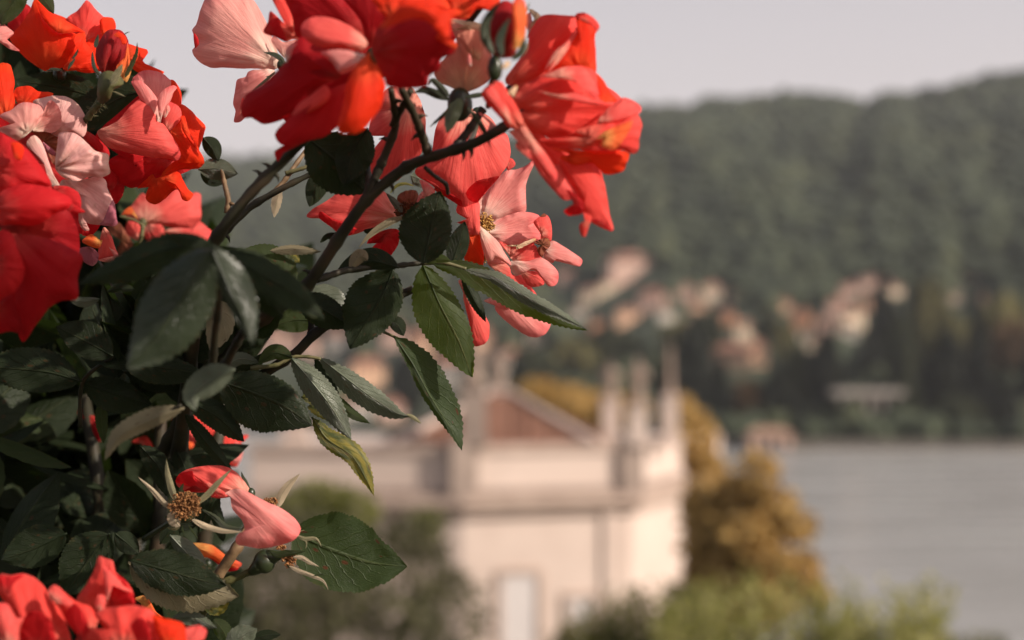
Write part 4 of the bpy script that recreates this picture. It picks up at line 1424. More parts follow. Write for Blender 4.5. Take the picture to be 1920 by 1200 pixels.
leaf('a', [(628, 512), (665, 525), (708, 545)], 5, 5, .640, 'sepal', teeth=0, parent=B, name='sepal')
leaf('a', [(692, 200), (712, 185), (732, 178)], 3, 3, .645, 'sepal_dark', teeth=0, parent=B, name='sepal')
stem([(192, 190, .652), (176, 205, .655), (165, 222, .658)], 6, 6.5, M_STEM_GREEN, parent=B, name='stalk', bristle=40)

# ---------------------------------------------------------------- rose C: coral and scarlet, in focus
C_ = rose(285, 262, .705, 'coral rose with scarlet outer petals, sharp in focus below the bud', 14)
petal(C_, 'b', [(770, 460), (850, 500), (960, 600), (988, 665), (970, 705), (850, 620), (755, 540)], .694, (.1, 0), .2, 0, .05, 'crimson')
petal(C_, 'b', [(980, 990), (905, 870), (985, 775), (1060, 790), (1073, 860), (1022, 982)], .688, (.2, 0), .3, .1, .05, 'crimson')
petal(C_, 'b', [(1000, 900), (1110, 930), (1102, 1040), (1035, 1115), (985, 1000)], .694, (0, 0), .2, mat='crimson')
petal(C_, 'b', [(1540, 470), (1520, 190), (1470, 60), (1545, -5), (1602, 50), (1630, 120), (1632, 220), (1600, 300)], .697, (.5, -.2), .2, .1, .05, 'scarlet')
petal(C_, 'b', [(1560, 500), (1620, 225), (1700, 258), (1770, 330), (1847, 415), (1832, 480), (1802, 580), (1785, 622), (1700, 640)], .693, (.45, -.1), .25, .1, .06, 'scarlet')
petal(C_, 'b', [(1450, 860), (1580, 730), (1822, 712), (1832, 752), (1780, 798), (1640, 806), (1540, 840)], .690, (.1, .5), .2, .1, .05, 'scarlet')
petal(C_, 'b', [(1380, 850), (1235, 975), (1320, 930), (1450, 868), (1592, 822), (1640, 900), (1660, 990), (1575, 988), (1480, 1070), (1395, 1118), (1310, 1060)], .689, (-.1, .3), .2, .1, .05, 'scarlet', base=(1400, 860))
petal(C_, 'b', [(1490, 890), (1590, 824), (1642, 890), (1692, 980), (1738, 1030), (1692, 1088), (1640, 1072), (1615, 1010), (1560, 935)], .683, (.6, -.3), .35, .1, .05, 'scarlet')
petal(C_, 'b', [(1400, 560), (980, 605), (1300, 685), (1572, 735), (1520, 805), (1330, 905), (1185, 972), (1105, 940), (1065, 900), (985, 720)], .688, (.25, .15), .25, .15, .08, 'crimson', base=(1500, 640), c=(1220, 780))
petal(C_, 'b', [(1535, 470), (1630, 375), (1640, 328), (1672, 360), (1705, 470), (1785, 620), (1832, 700), (1820, 735), (1600, 735), (1590, 600)], .682, (.55, .0), .25, .1, .06, 'scarlet')
petal(C_, 'b', [(1640, 440), (1628, 332), (1664, 330), (1692, 430), (1742, 540), (1792, 628), (1755, 612), (1698, 540)], .677, (.7, -.4), .3, .2, .04, 'scarlet')
petal(C_, 'b', [(1785, 600), (1795, 470), (1836, 425), (1842, 462), (1795, 610)], .683, (.8, -.2), .2, .2, .02, 'scarlet')
petal(C_, 'b', [(1400, 400), (1190, 10), (1290, -80), (1440, -68), (1528, 0), (1538, 45), (1500, 150), (1440, 300)], .690, (.3, -.2), .2, .2, .06, 'rosy')
petal(C_, 'b', [(1480, 470), (1470, 300), (1505, 198), (1562, 210), (1618, 252), (1632, 330), (1590, 402), (1532, 465)], .681, (.3, 0), .3, .0, .07, 'coral')
petal(C_, 'b', [(1475, 335), (1463, 270), (1500, 208), (1532, 250), (1522, 292), (1492, 335)], .676, (.3, -.2), .5, 0, .04, 'rosy')
petal(C_, 'b', [(1500, 300), (1490, 250), (1508, 222), (1524, 258), (1518, 285)], .671, (.3, -.3), .5, 0, .04, 'pink')
petal(C_, 'b', [(1420, 400), (1182, 22), (1262, 8), (1335, 65), (1390, 130), (1425, 190), (1432, 300)], .677, (.1, -.35), .25, .15, .07, 'rosy', c=(1345, 160))
petal(C_, 'b', [(880, 466), (1000, 405), (1085, 345), (1150, 262), (1250, 172), (1322, 150), (1375, 212), (1420, 275), (1412, 372), (1472, 395), (1542, 502), (1602, 602), (1632, 690), (1602, 727), (1500, 706), (1300, 686), (1120, 641), (975, 600)], .674, (.10, -.05), .35, .1, .05, 'coral', base=(860, 470), c=(1290, 480))
petal(C_, 'b', [(1440, 385), (1425, 275), (1420, 160), (1480, 82), (1560, 48), (1592, 70), (1562, 112), (1532, 192), (1482, 262), (1452, 350)], .667, (.35, -.25), .3, .15, .05, 'rosy')

petal(C_, 'px', [(290, 250), (180, 260), (250, 190), (310, 150), (335, 200), (370, 250), (365, 310), (320, 330), (250, 350), (215, 320)], .702, (0, 0), .15, 0, .05, 'crimson', c=(285, 255))

# ---------------------------------------------------------------- rose D: big faded rose at the left edge
D = rose(60, 380, .70, 'large faded rose at the left edge with pale pink and crimson petals', 16)
petal(D, 'b', [(200, 250), (130, 150), (140, 78), (200, 58), (272, 55), (342, 100), (442, 108), (476, 126), (450, 152), (380, 165), (290, 215)], .672, (.2, -.3), .25, .1, .06, 'scarlet')
petal(D, 'b', [(60, 330), (-60, 320), (-60, 0), (0, -148), (92, -130), (130, 20), (120, 100), (132, 215)], .668, (.2, -.3), .2, .1, .06, 'scarlet')
petal(D, 'b', [(480, 500), (300, 200), (380, 160), (472, 146), (592, 148), (682, 200), (746, 290), (778, 400), (770, 485), (738, 512), (640, 500)], .658, (.1, -.25), .3, .2, .05, 'pale')
petal(D, 'b', [(400, 560), (270, 455), (370, 443), (470, 490), (517, 520), (547, 620), (532, 682), (490, 757), (440, 690)], .655, (-.1, 0), -.3, 0, .12, 'dead')
petal(D, 'b', [(420, 640), (385, 560), (430, 590), (500, 650), (480, 680)], .650, (.4, 0), .3, 0, .05, 'lilac')
petal(D, 'b', [(300, 450), (378, 322), (430, 200), (472, 188), (532, 250), (552, 330), (542, 422), (480, 472), (400, 462)], .652, (-.15, .0), -.25, -.1, .07, 'pink')
petal(D, 'b', [(540, 960), (560, 900), (700, 905), (890, 868), (952, 910), (962, 970), (1002, 1060), (1032, 1120), (1044, 1250), (1056, 1290), (1020, 1312), (900, 1302), (780, 1282), (720, 1150), (700, 1000)], .649, (.1, -.1), .22, .1, .15, 'pale', base=(520, 800), c=(860, 1080))
petal(D, 'b', [(900, 1300), (930, 1260), (1010, 1080), (1035, 1130), (1050, 1250), (1058, 1290), (1020, 1314)], .643, (.3, -.1), .2, .1, .08, 'lilac')
petal(D, 'b', [(500, 800), (520, 560), (535, 488), (582, 473), (682, 483), (762, 550), (862, 640), (968, 670), (972, 750), (987, 832), (920, 872), (820, 872), (700, 902), (590, 885)], .644, (.12, -.22), .3, .12, .14, 'pale', c=(720, 700))
petal(D, 'b', [(250, 480), (0, 330), (100, 270), (200, 205), (342, 223), (388, 280), (382, 322), (300, 442), (160, 542), (60, 490), (-40, 440)], .645, (0, -.35), .35, .15, .09, 'pink', c=(190, 370))
petal(D, 'b', [(540, 965), (450, 945), (440, 880), (400, 770), (330, 680), (242, 582), (300, 500), (362, 540), (402, 620), (442, 740), (482, 850)], .638, (.3, 0), .15, .1, .04, 'pale', c=(390, 720))
petal(D, 'c', [(100, 400), (0, 300), (300, 330), (500, 250), (690, 225), (705, 330), (712, 480), (700, 580), (560, 560), (400, 480), (150, 460)], .622, (.0, .4), .1, 0, .05, 'shade_red', c=(420, 400))
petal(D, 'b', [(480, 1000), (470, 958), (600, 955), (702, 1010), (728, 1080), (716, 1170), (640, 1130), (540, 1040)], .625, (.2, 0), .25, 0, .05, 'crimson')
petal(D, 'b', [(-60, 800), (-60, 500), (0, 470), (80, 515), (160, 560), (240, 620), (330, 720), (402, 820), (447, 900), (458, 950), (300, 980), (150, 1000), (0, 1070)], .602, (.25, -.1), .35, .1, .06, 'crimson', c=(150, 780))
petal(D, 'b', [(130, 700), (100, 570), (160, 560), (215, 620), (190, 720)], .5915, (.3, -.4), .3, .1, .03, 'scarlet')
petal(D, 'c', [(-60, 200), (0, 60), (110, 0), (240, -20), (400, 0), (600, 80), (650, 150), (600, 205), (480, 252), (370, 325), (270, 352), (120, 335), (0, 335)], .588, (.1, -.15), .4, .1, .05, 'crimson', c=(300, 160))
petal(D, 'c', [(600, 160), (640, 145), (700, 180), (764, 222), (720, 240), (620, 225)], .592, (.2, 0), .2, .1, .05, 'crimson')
petal(D, 'c', [(0, 480), (120, 425), (420, 468), (620, 540), (720, 600), (744, 650), (702, 800), (692, 1005), (560, 1018), (430, 1100), (340, 1220), (215, 1390), (168, 1300), (130, 1000)], .576, (.15, .25), .3, .15, .07, 'shade_red', base=(0, 300), c=(430, 780))
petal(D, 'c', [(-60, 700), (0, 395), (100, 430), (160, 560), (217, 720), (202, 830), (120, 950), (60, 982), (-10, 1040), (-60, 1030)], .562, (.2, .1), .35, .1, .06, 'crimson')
petal(D, 'c', [(-60, 1100), (0, 1030), (100, 955), (160, 1100), (242, 1290), (210, 1330), (100, 1300), (-40, 1310)], .583, (0, .5), .1, 0, .05, 'shade_red')

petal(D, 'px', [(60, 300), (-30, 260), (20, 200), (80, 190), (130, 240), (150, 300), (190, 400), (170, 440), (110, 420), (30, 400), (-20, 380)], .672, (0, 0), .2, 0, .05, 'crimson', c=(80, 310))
petal(D, 'px', [(40, 420), (-30, 400), (60, 380), (130, 400), (148, 460), (130, 540), (60, 590), (-20, 600)], .605, (0, .2), .2, 0, .05, 'shade_red', c=(60, 480))

# ---------------------------------------------------------------- rose M: coral petals under D
M_ = rose(208, 470, .715, 'half hidden coral rose with withered tips under the faded rose', 10)
petal(M_, 'c', [(720, 340), (698, 250), (750, 238), (782, 340), (802, 390), (760, 395)], .660, (.1, .1), .2, 0, .08, 'pale')
petal(M_, 'c', [(730, 360), (705, 340), (800, 400), (792, 440), (740, 432)], .664, (.1, .3), .2, 0, .05, 'crimson')
petal(M_, 'c', [(900, 480), (820, 428), (745, 478), (740, 500), (820, 540), (890, 552), (922, 482)], .668, (.2, -.2), .4, 0, .08, 'orange')
petal(M_, 'c', [(800, 540), (690, 570), (735, 640), (760, 680), (830, 712), (872, 680), (884, 600)], .672, (0, .3), .2, 0, .07, 'lilac')
petal(M_, 'c', [(930, 370), (880, 645), (960, 660), (1020, 640), (1068, 628), (1040, 560), (1000, 440)], .690, (.1, 0), .3, .1, .06, 'coral')
petal(M_, 'c', [(980, 540), (1000, 560), (1040, 580), (1068, 628), (1030, 630)], .686, (.5, 0), .2, .1, .03, 'rosy')
petal(M_, 'c', [(1000, 690), (888, 662), (1000, 630), (1150, 610), (1250, 540), (1345, 488), (1358, 530), (1312, 582), (1200, 662), (1080, 718), (960, 704)], .680, (.1, -.4), .35, .1, .05, 'coral')

# ---------------------------------------------------------------- rose N: behind, out of focus
N_ = rose(268, 418, .81, 'soft coral rose further back under the scarlet petals', 8, M_HIP_OLIVE)
petal(N_, 'c', [(1300, 345), (1205, 330), (1140, 270), (1180, 190), (1240, 105), (1282, 60), (1390, 120), (1480, 60), (1580, 10), (1640, 60), (1690, 130), (1740, 55), (1797, 75), (1802, 310), (1720, 372), (1600, 382), (1450, 345)], .815, (.15, -.2), .25, .1, .05, 'coral', c=(1480, 240))
petal(N_, 'c', [(1480, 400), (1600, 370), (1720, 372), (1792, 318), (1852, 360), (1915, 430), (1852, 515), (1780, 530), (1600, 480)], .80, (.2, -.5), .3, .15, .06, 'coral')
petal(N_, 'c', [(1320, 350), (1450, 342), (1485, 430), (1450, 530), (1360, 520), (1300, 440)], .797, (-.2, 0), .2, 0, .05, 'coral')
petal(N_, 'c', [(1240, 480), (1138, 420), (1150, 318), (1240, 330), (1272, 400)], .795, (-.2, .1), .3, 0, .06, 'coral')
petal(N_, 'c', [(1100, 480), (960, 400), (1060, 325), (1140, 420), (1200, 540), (1140, 640), (1040, 620)], .805, (-.3, .2), .2, 0, .06, 'dead')
petal(N_, 'c', [(1220, 250), (1100, 250), (1170, 180), (1210, 230), (1240, 290)], .79, (0, -.3), .2, 0, .05, 'orange')
stem([(225, 406, .785), (250, 412, .785), (268, 422, .785)], 2.5, 2, M_STEM_GREEN, parent=N_, name='stalk')
stem([(268, 422, .785), (266, 440, .785), (262, 455, .787)], 4, 4, M_STEM_GREEN, parent=N_, name='stalk')

# ---------------------------------------------------------------- rose O: pale petals against the sky
O_ = rose(528, 122, .655, 'pale pink rose with a broad petal against the sky', 9, M_HIP)
petal(O_, 'd', [(835, 590), (780, 622), (660, 617), (450, 611), (220, 601), (100, 541), (50, 460), (70, 430), (105, 400), (98, 340), (66, 300), (58, 265), (90, 230), (120, 120), (160, 0), (185, -60), (400, -85), (600, 0), (662, 90), (717, 200), (762, 330), (802, 440)], .672, (-.1, -.1), .22, .15, .07, 'pink', c=(420, 330))
petal(O_, 'd', [(75, 430), (62, 300), (100, 340), (108, 400)], .669, (-.3, 0), .2, .3, .02, 'crimson')
petal(O_, 'd', [(880, 520), (765, 370), (790, 325), (870, 378), (992, 356), (962, 402), (902, 452)], .668, (0, -.1), .2, 0, .05, 'pink')
petal(O_, 'd', [(790, 640), (700, 622), (610, 628), (550, 650), (530, 690), (455, 720), (430, 850), (417, 940), (440, 1000), (428, 1088), (482, 1092), (540, 1040), (640, 850), (760, 720)], .668, (-.15, .1), .25, .1, .08, 'rosy', base=(880, 560))
petal(O_, 'd', [(500, 1000), (470, 1040), (500, 880), (520, 900), (510, 1040)], .664, (.5, 0), .3, .2, .02, 'coral')
leaf('d', [(885, 590), (850, 530), (790, 490), (692, 470)], 26, 22, .650, 'sepal_dark', teeth=0, parent=O_, name='sepal', peak=.3)
leaf('d', [(800, 640), (690, 740), (582, 822)], 14, 12, .652, 'sepal_dark', teeth=0, parent=O_, name='sepal')
leaf('d', [(800, 650), (760, 680), (705, 692)], 7, 6, .652, 'sepal_dark', teeth=0, parent=O_, name='sepal')

# ---------------------------------------------------------------- rose G: large shaded crimson bloom, top centre
G = rose(700, 105, .605, 'large open crimson rose drooping at the top centre, out of focus', 14)
petal(G, 'd', [(1000, 340), (770, 0), (800, -90), (885, -40), (922, 60), (962, 170), (1042, 310), (1012, 352), (950, 352), (895, 377), (800, 332), (693, 290), (732, 200), (760, 100)], .603, (.1, -.1), .3, .1, .07, 'coral_red', c=(880, 210))
petal(G, 'd', [(700, 290), (735, 200), (825, 160), (850, 240), (890, 340), (895, 378), (800, 332)], .598, (-.3, .3), .1, 0, .04, 'crimson')
petal(G, 'd', [(1620, 360), (1000, 330), (960, 160), (880, -40), (1000, -90), (1300, -70), (1500, 60), (1642, 250)], .592, (-.1, .2), .2, .1, .05, 'shade_red', base=(1660, 400), c=(1270, 130))
petal(G, 'e', [(200, 420), (120, 180), (0, 30), (-60, -60), (100, -90), (300, -90), (330, 60), (460, 80), (300, 230)], .580, (-.1, .2), .2, 0, .05, 'shade_red', c=(180, 130))
petal(G, 'd', [(1330, 720), (1240, 762), (1100, 850), (980, 985), (840, 1088), (690, 1113), (590, 1052), (520, 1052), (488, 950), (540, 850), (680, 760), (860, 590), (900, 540), (888, 460), (960, 388), (1050, 330), (1160, 400), (1252, 450), (1352, 620)], .577, (-.15, .15), .3, .1, .07, 'shade_red', base=(1500, 480), c=(980, 720))
petal(G, 'd', [(895, 560), (885, 470), (940, 395), (1000, 385), (960, 440), (930, 520)], .570, (-.2, -.2), .3, .2, .02, 'rosy')
petal(G, 'd', [(1560, 452), (1400, 432), (1250, 432), (1150, 402), (1060, 340), (1030, 260), (1080, 180), (1200, 150), (1350, 180), (1500, 250), (1592, 330), (1622, 400)], .560, (.1, -.45), .4, .15, .07, 'coral', base=(1680, 440))
petal(G, 'd', [(1440, 760), (1290, 802), (1240, 760), (1150, 870), (1000, 1000), (870, 1110), (800, 1200), (850, 1300), (1000, 1290), (1110, 1260), (1250, 1220), (1370, 1120), (1430, 900)], .566, (.0, .15), .3, .1, .07, 'crimson', base=(1500, 500), c=(1180, 1030))
petal(G, 'd', [(1240, 870), (960, 1042), (1000, 950), (1100, 870), (1240, 770), (1290, 860), (1200, 965), (1070, 1015)], .559, (-.3, -.4), .35, .2, .05, 'coral_red', base=(1400, 600))
petal(G, 'd', [(1380, 700), (1060, 510), (1200, 470), (1300, 540), (1390, 680), (1330, 722), (1200, 712), (1090, 640)], .558, (-.2, .2), .2, 0, .05, 'shade_red')
petal(G, 'd', [(1640, 520), (1400, 660), (1322, 570), (1270, 520), (1215, 470), (1400, 448), (1600, 490)], .553, (.0, -.4), .3, .1, .06, 'rosy')
petal(G, 'd', [(1640, 470), (1660, 540), (1722, 600), (1772, 700), (1787, 800), (1752, 950), (1662, 1082), (1560, 1190), (1402, 1198), (1358, 1150), (1420, 900), (1438, 760), (1520, 600)], .546, (.35, .0), .4, .15, .06, 'scarlet', c=(1580, 880))
petal(G, 'px', [(560, 262), (520, 262), (545, 228), (575, 240), (590, 255), (560, 272), (530, 288), (521, 302), (516, 283)], .576, (-.2, 0), .2, 0, .05, 'crimson')
petal(G, 'e', [(230, 470), (225, 400), (300, 230), (420, 140), (600, 80), (800, 90), (932, 150), (905, 330), (982, 400), (962, 480), (850, 532), (832, 620), (740, 682), (722, 772), (560, 792), (370, 772), (330, 640), (270, 560)], .548, (-.1, .25), .3, .1, .06, 'shade_red', c=(580, 430))
petal(G, 'e', [(430, 200), (230, 0), (260, -60), (480, -80), (800, -90), (925, 60), (860, 80), (560, 60), (430, 80), (330, 100), (270, 75)], .562, (.1, -.5), .3, .1, .08, 'scarlet', c=(540, 0))
petal(G, 'e', [(300, 260), (420, 110), (480, 60), (560, 22), (740, 30), (900, 88), (960, 70), (1033, 110), (1000, 138), (950, 165), (930, 210), (925, 330), (870, 340), (720, 190), (560, 170)], .515, (.2, -.45), .3, .1, .07, 'scarlet', base=(230, 420), c=(720, 120))
petal(G, 'e', [(960, 440), (800, 340), (880, 300), (930, 330), (990, 390), (985, 440)], .541, (.2, -.3), .3, .1, .06, 'scarlet')
petal(G, 'e', [(1000, 160), (870, 20), (860, -60), (1360, -90), (1372, 20), (1300, 90), (1170, 82), (1090, 165), (960, 155), (1030, 108)], .574, (.2, -.4), .25, .1, .08, 'scarlet', c=(1150, 20))

petal(G, 'px', [(640, 110), (560, 40), (600, 0), (700, -30), (850, -30), (880, 30), (820, 110), (790, 140), (690, 150), (640, 200), (560, 240), (530, 215), (500, 190), (480, 180), (540, 130)], .612, (0, .1), .15, 0, .05, 'shade_red', c=(680, 90))
petal(G, 'px', [(690, 110), (620, 80), (560, 90), (560, 150), (600, 200), (660, 220), (710, 170)], .600, (0, .1), .15, 0, .05, 'shade_red', c=(640, 145))

# ---------------------------------------------------------------- rose Q: muted peach bloom behind the bud
Q = rose(862, 196, .605, 'muted peach rose seen from behind beside the dark bud', 24, M_HIP, None, 'rose', 1.0, 1.35)
petal(Q, 'e', [(1060, 830), (950, 792), (850, 742), (795, 660), (860, 550), (960, 440), (1002, 330), (950, 250), (932, 180), (1060, 190), (1222, 225), (1245, 350), (1302, 500), (1310, 650), (1250, 752)], .606, (-.1, .2), .45, 0, .06, 'peach', c=(1070, 580))
petal(Q, 'e', [(1080, 240), (925, 180), (1050, 185), (1225, 218), (1205, 275), (1060, 265), (940, 275)], .598, (.1, -.4), .3, 0, .10, 'cream')
petal(Q, 'e', [(1150, 540), (1000, 330), (1100, 270), (1210, 290), (1235, 400), (1185, 545), (1122, 455)], .592, (.1, .1), .2, 0, .08, 'peach')
petal(Q, 'e', [(1110, 605), (1080, 560), (1105, 480), (1128, 560), (1125, 600)], .588, (.2, 0), .4, 0, .02, 'rosy')
leaf('e', [(930, 900), (800, 850), (700, 815), (595, 838)], 34, 46, .594, 'sepal_dark', teeth=0, parent=Q, name='sepal', peak=.35)
leaf('e', [(930, 870), (850, 790), (770, 720), (735, 770)], 30, 30, .592, 'sepal_dark', teeth=4, parent=Q, name='sepal')
leaf('e', [(1050, 880), (1180, 860), (1310, 838)], 26, 20, .594, 'sepal_dark', teeth=0, parent=Q, name='sepal')
leaf('e', [(960, 950), (860, 1050), (745, 1145)], 12, 20, .594, 'sepal_dark', teeth=5, parent=Q, name='sepal')
leaf('e', [(1040, 880), (960, 1000), (900, 1200)], 70, 60, .590, 'sepal_dark', teeth=6, parent=Q, name='sepal')
leaf('e', [(1080, 960), (1180, 1080), (1250, 1200), (1300, 1330)], 22, 22, .593, 'sepal_dark', teeth=0, parent=Q, name='sepal')
petal(Q, 'e', [(1350, 1150), (1190, 1020), (1230, 1030), (1352, 1140), (1330, 1180), (1260, 1190)], .590, (.2, -.5), .2, 0, .03, 'rosy')

# ---------------------------------------------------------------- bud R
R_ = rose(928, 128, .552, 'dark bud with one orange side standing before the peach rose', 17, M_HIP, [(922, 150, .556), (915, 200, .585)], 'rosebud', .85, 1.5)
petal(R_, 'e', [(1400, 520), (1290, 480), (1213, 330), (1240, 200), (1310, 70), (1420, 8), (1500, 40), (1540, 200), (1540, 400), (1500, 500)], .552, (-.2, .1), .95, 0, .03, 'maroon')
petal(R_, 'e', [(1500, 440), (1500, 250), (1490, 50), (1540, -25), (1602, 20), (1622, 150), (1602, 350), (1560, 420)], .541, (.9, 0), .4, .1, .03, 'orange')
leaf('e', [(1330, 500), (1235, 350), (1240, 200), (1330, 60), (1400, 20)], 30, 60, .538, 'sepal_dark', teeth=0, parent=R_, name='sepal', peak=.35)
leaf('e', [(1400, 520), (1380, 380), (1420, 250), (1480, 150)], 42, 36, .534, 'sepal_dark', teeth=0, parent=R_, name='sepal', peak=.3)
leaf('e', [(1480, 540), (1560, 460), (1590, 380), (1610, 330)], 20, 40, .537, 'sepal_dark', teeth=0, parent=R_, name='sepal', peak=.35)
leaf('e', [(1560, 520), (1610, 440), (1632, 360)], 12, 14, .545, 'sepal', teeth=0, parent=R_, name='sepal')
petal(R_, 'e', [(1410, 620), (1395, 600), (1440, 550), (1472, 565), (1450, 610)], .535, (.5, -.2), .3, 0, .02, 'cream', name='calyx')
petal(R_, 'e', [(1700, 180), (1640, 90), (1670, 85), (1748, 150), (1700, 255), (1638, 235)], .60, (.3, -.2), .3, .1, .2, 'cream')
petal(R_, 'e', [(1640, 300), (1600, 180), (1650, 110), (1670, 200), (1665, 300), (1625, 345)], .60, (.3, 0), .3, .1, .1, 'rosy')
leaf('e', [(1590, 150), (1620, 90), (1650, 20)], 9, 9, .575, 'sepal', teeth=0, parent=R_, name='sepal')

# ---------------------------------------------------------------- rose S: seen from below behind the twigs
S_ = rose(895, 215, .672, 'coral rose behind the forked twigs, its petals lit from the right', 12, stalk=[(890, 245, .66), (880, 270, .63)])
petal(S_, 'h', [(1000, -150), (650, 120), (690, -150), (800, -300), (1000, -330), (1130, -80), (1135, 180), (1090, 292), (962, 422), (882, 517), (740, 503), (648, 430), (628, 300)], .69, (-.1, .1), .25, .1, .07, 'coral', c=(880, 120))
petal(S_, 'h', [(1250, 20), (1400, -150), (1700, -60), (1785, 50), (1872, 118), (1908, 250), (1884, 370), (1802, 492), (1702, 602), (1602, 718), (1590, 722), (1470, 752), (1350, 652), (1200, 562), (1048, 442), (1180, 320)], .668, (.2, .05), .3, .1, .07, 'coral', base=(1500, -180), c=(1500, 350))
petal(S_, 'h', [(1700, 500), (1600, 528), (1510, 622), (1532, 692), (1592, 716), (1612, 716), (1702, 602), (1800, 490)], .660, (-.35, .55), .1, 0, .03, 'crimson')
petal(S_, 'h', [(1250, 560), (1085, 488), (1240, 580), (1345, 622), (1465, 705), (1462, 752), (1380, 705), (1220, 602)], .664, (-.2, .6), .1, 0, .03, 'crimson')
petal(S_, 'h', [(1150, 640), (1088, 516), (1180, 556), (1225, 620), (1160, 690), (1105, 810), (1065, 700)], .684, (.1, 0), .25, .1, .06, 'rosy')
petal(S_, 'h', [(1870, 370), (1900, 320), (1930, 330), (1950, 380), (1890, 430), (1870, 410)], .68, (.2, 0), .2, 0, .05, 'coral')

# ---------------------------------------------------------------- rose F: spent rose with one broad petal
F_ = rose(768, 400, .70, 'spent rose with dark dried stamens and one broad coral petal', 15)
petal(F_, 'h', [(885, 850), (800, 892), (700, 932), (560, 982), (450, 1013), (360, 1002), (310, 950), (240, 902), (190, 862), (105, 857), (78, 835), (140, 770), (210, 730), (300, 670), (380, 610), (480, 540), (540, 503), (602, 510), (680, 580), (790, 640), (832, 720), (880, 790)], .690, (-.05, -.2), .3, .1, .10, 'coral', c=(480, 780))
petal(F_, 'h', [(330, 960), (190, 865), (200, 800), (300, 860), (420, 900), (520, 960), (450, 1015), (360, 1004)], .681, (-.2, .35), .2, .1, .06, 'crimson')
petal(F_, 'h', [(1000, 760), (888, 700), (898, 650), (970, 612), (1062, 618), (1080, 720), (1040, 740)], .694, (.2, -.2), .45, 0, .12, 'dead')
petal(F_, 'h', [(1070, 770), (1078, 660), (1150, 598), (1200, 640), (1140, 790)], .692, (.2, 0), .2, 0, .06, 'pink')
petal(F_, 'h', [(780, 1000), (620, 1090), (660, 1020), (800, 960), (900, 970), (900, 1080), (830, 1190), (720, 1250), (685, 1235), (645, 1150)], .690, (-.2, .4), .35, 0, .12, 'crimson')
leaf('h', [(960, 850), (820, 905), (690, 985), (600, 1060), (540, 1128)], 22, 44, .674, 'tan', teeth=0, parent=F_, name='sepal', peak=.3)
leaf('h', [(935, 810), (880, 740), (830, 680), (785, 632)], 30, 34, .677, 'grey', teeth=0, parent=F_, name='sepal', peak=.3)
leaf('h', [(965, 870), (940, 920), (918, 982)], 28, 26, .672, 'tan', teeth=0, parent=F_, name='sepal', peak=.35)
leaf('h', [(580, 970), (650, 970), (760, 930)], 20, 40, .684, 'dark', teeth=6, parent=F_, name='sepal')
leaf('h', [(820, 640), (880, 570), (960, 550), (1045, 572)], 16, 14, .70, 'yellow', teeth=0, parent=F_, name='sepal')
stamens(F_, 765, 398, .682, 25, M_STAMEN_DARK, 110, .7, (0, -.3), 3)

# ---------------------------------------------------------------- rose E: pink bloom in focus on the right
E_ = rose(905, 445, .71, 'light pink wide open rose with golden stamens, in focus at the right', 14)
petal(E_, 'k', [(800, 500), (620, 545), (690, 572), (960, 568), (1050, 660), (1202, 740), (1192, 802), (1150, 850), (1080, 877), (1000, 862), (850, 762), (710, 610)], .705, (.05, -.1), .25, .1, .06, 'rosy', base=(560, 300))
petal(E_, 'k', [(420, 420), (382, 380), (408, 362), (482, 480), (602, 650), (658, 760), (652, 882), (602, 942), (510, 948), (488, 780), (430, 540)], .70, (.1, -.1), .3, .1, .08, 'coral')
petal(E_, 'i', [(640, 680), (740, 655), (840, 720), (865, 790), (945, 795), (1035, 900), (1074, 985), (900, 960), (740, 780)], .697, (.1, -.2), .25, .1, .05, 'coral')
petal(E_, 'i', [(950, 760), (1030, 758), (1095, 770), (1155, 872), (1050, 905), (1000, 880), (950, 800)], .694, (0, .1), .2, .1, .05, 'coral')
petal(E_, 'i', [(1120, 560), (1140, 602), (1180, 530), (1227, 487), (1332, 540), (1452, 620), (1493, 660), (1477, 717), (1360, 692), (1240, 667), (1230, 690), (1150, 640)], .690, (.15, -.35), .25, .1, .05, 'rosy')
petal(E_, 'g', [(205, 900), (175, 860), (178, 760), (240, 670), (420, 488), (520, 470), (602, 440), (662, 393), (682, 410), (642, 500), (602, 620), (607, 760), (597, 852), (500, 882), (310, 962), (240, 930)], .693, (.12, -.05), -.22, .25, .07, 'rosy', base=(205, 940), c=(400, 720))
petal(E_, 'i', [(580, 420), (690, 330), (850, 250), (980, 228), (1112, 265), (1062, 322), (1097, 372), (1127, 472), (1080, 492), (1000, 502), (880, 532), (750, 492), (690, 450)], .686, (.1, -.3), -.2, .2, .06, 'rosy', c=(930, 400))
petal(E_, 'i', [(1120, 420), (1058, 322), (1110, 272), (1155, 247), (1192, 270), (1217, 340), (1224, 440), (1212, 492), (1160, 467), (1125, 472)], .679, (.4, -.1), .4, .15, .05, 'coral')
petal(E_, 'i', [(1120, 270), (1135, 250), (1155, 240), (1175, 262), (1150, 272)], .675, (.2, -.3), .2, 0, .05, 'dead')
petal(E_, 'i', [(1130, 520), (1065, 508), (1130, 468), (1192, 468), (1208, 530), (1165, 575), (1130, 635), (1090, 562)], .677, (.1, .1), .2, 0, .2, 'dead')
petal(E_, 'i', [(840, 620), (750, 495), (880, 535), (1000, 500), (1065, 505), (1040, 560), (890, 665), (850, 640)], .683, (0, -.2), -.15, 0, .12, 'coral')
petal(E_, 'i', [(900, 540), (800, 530), (880, 540), (990, 490), (1070, 465), (1075, 485), (990, 530), (910, 565)], .677, (0, -.3), .2, 0, .15, 'cream')
petal(E_, 'i', [(880, 660), (950, 600), (1050, 518), (1095, 560), (1132, 640), (1050, 680), (940, 690)], .678, (.05, -.2), .2, 0, .06, 'coral')
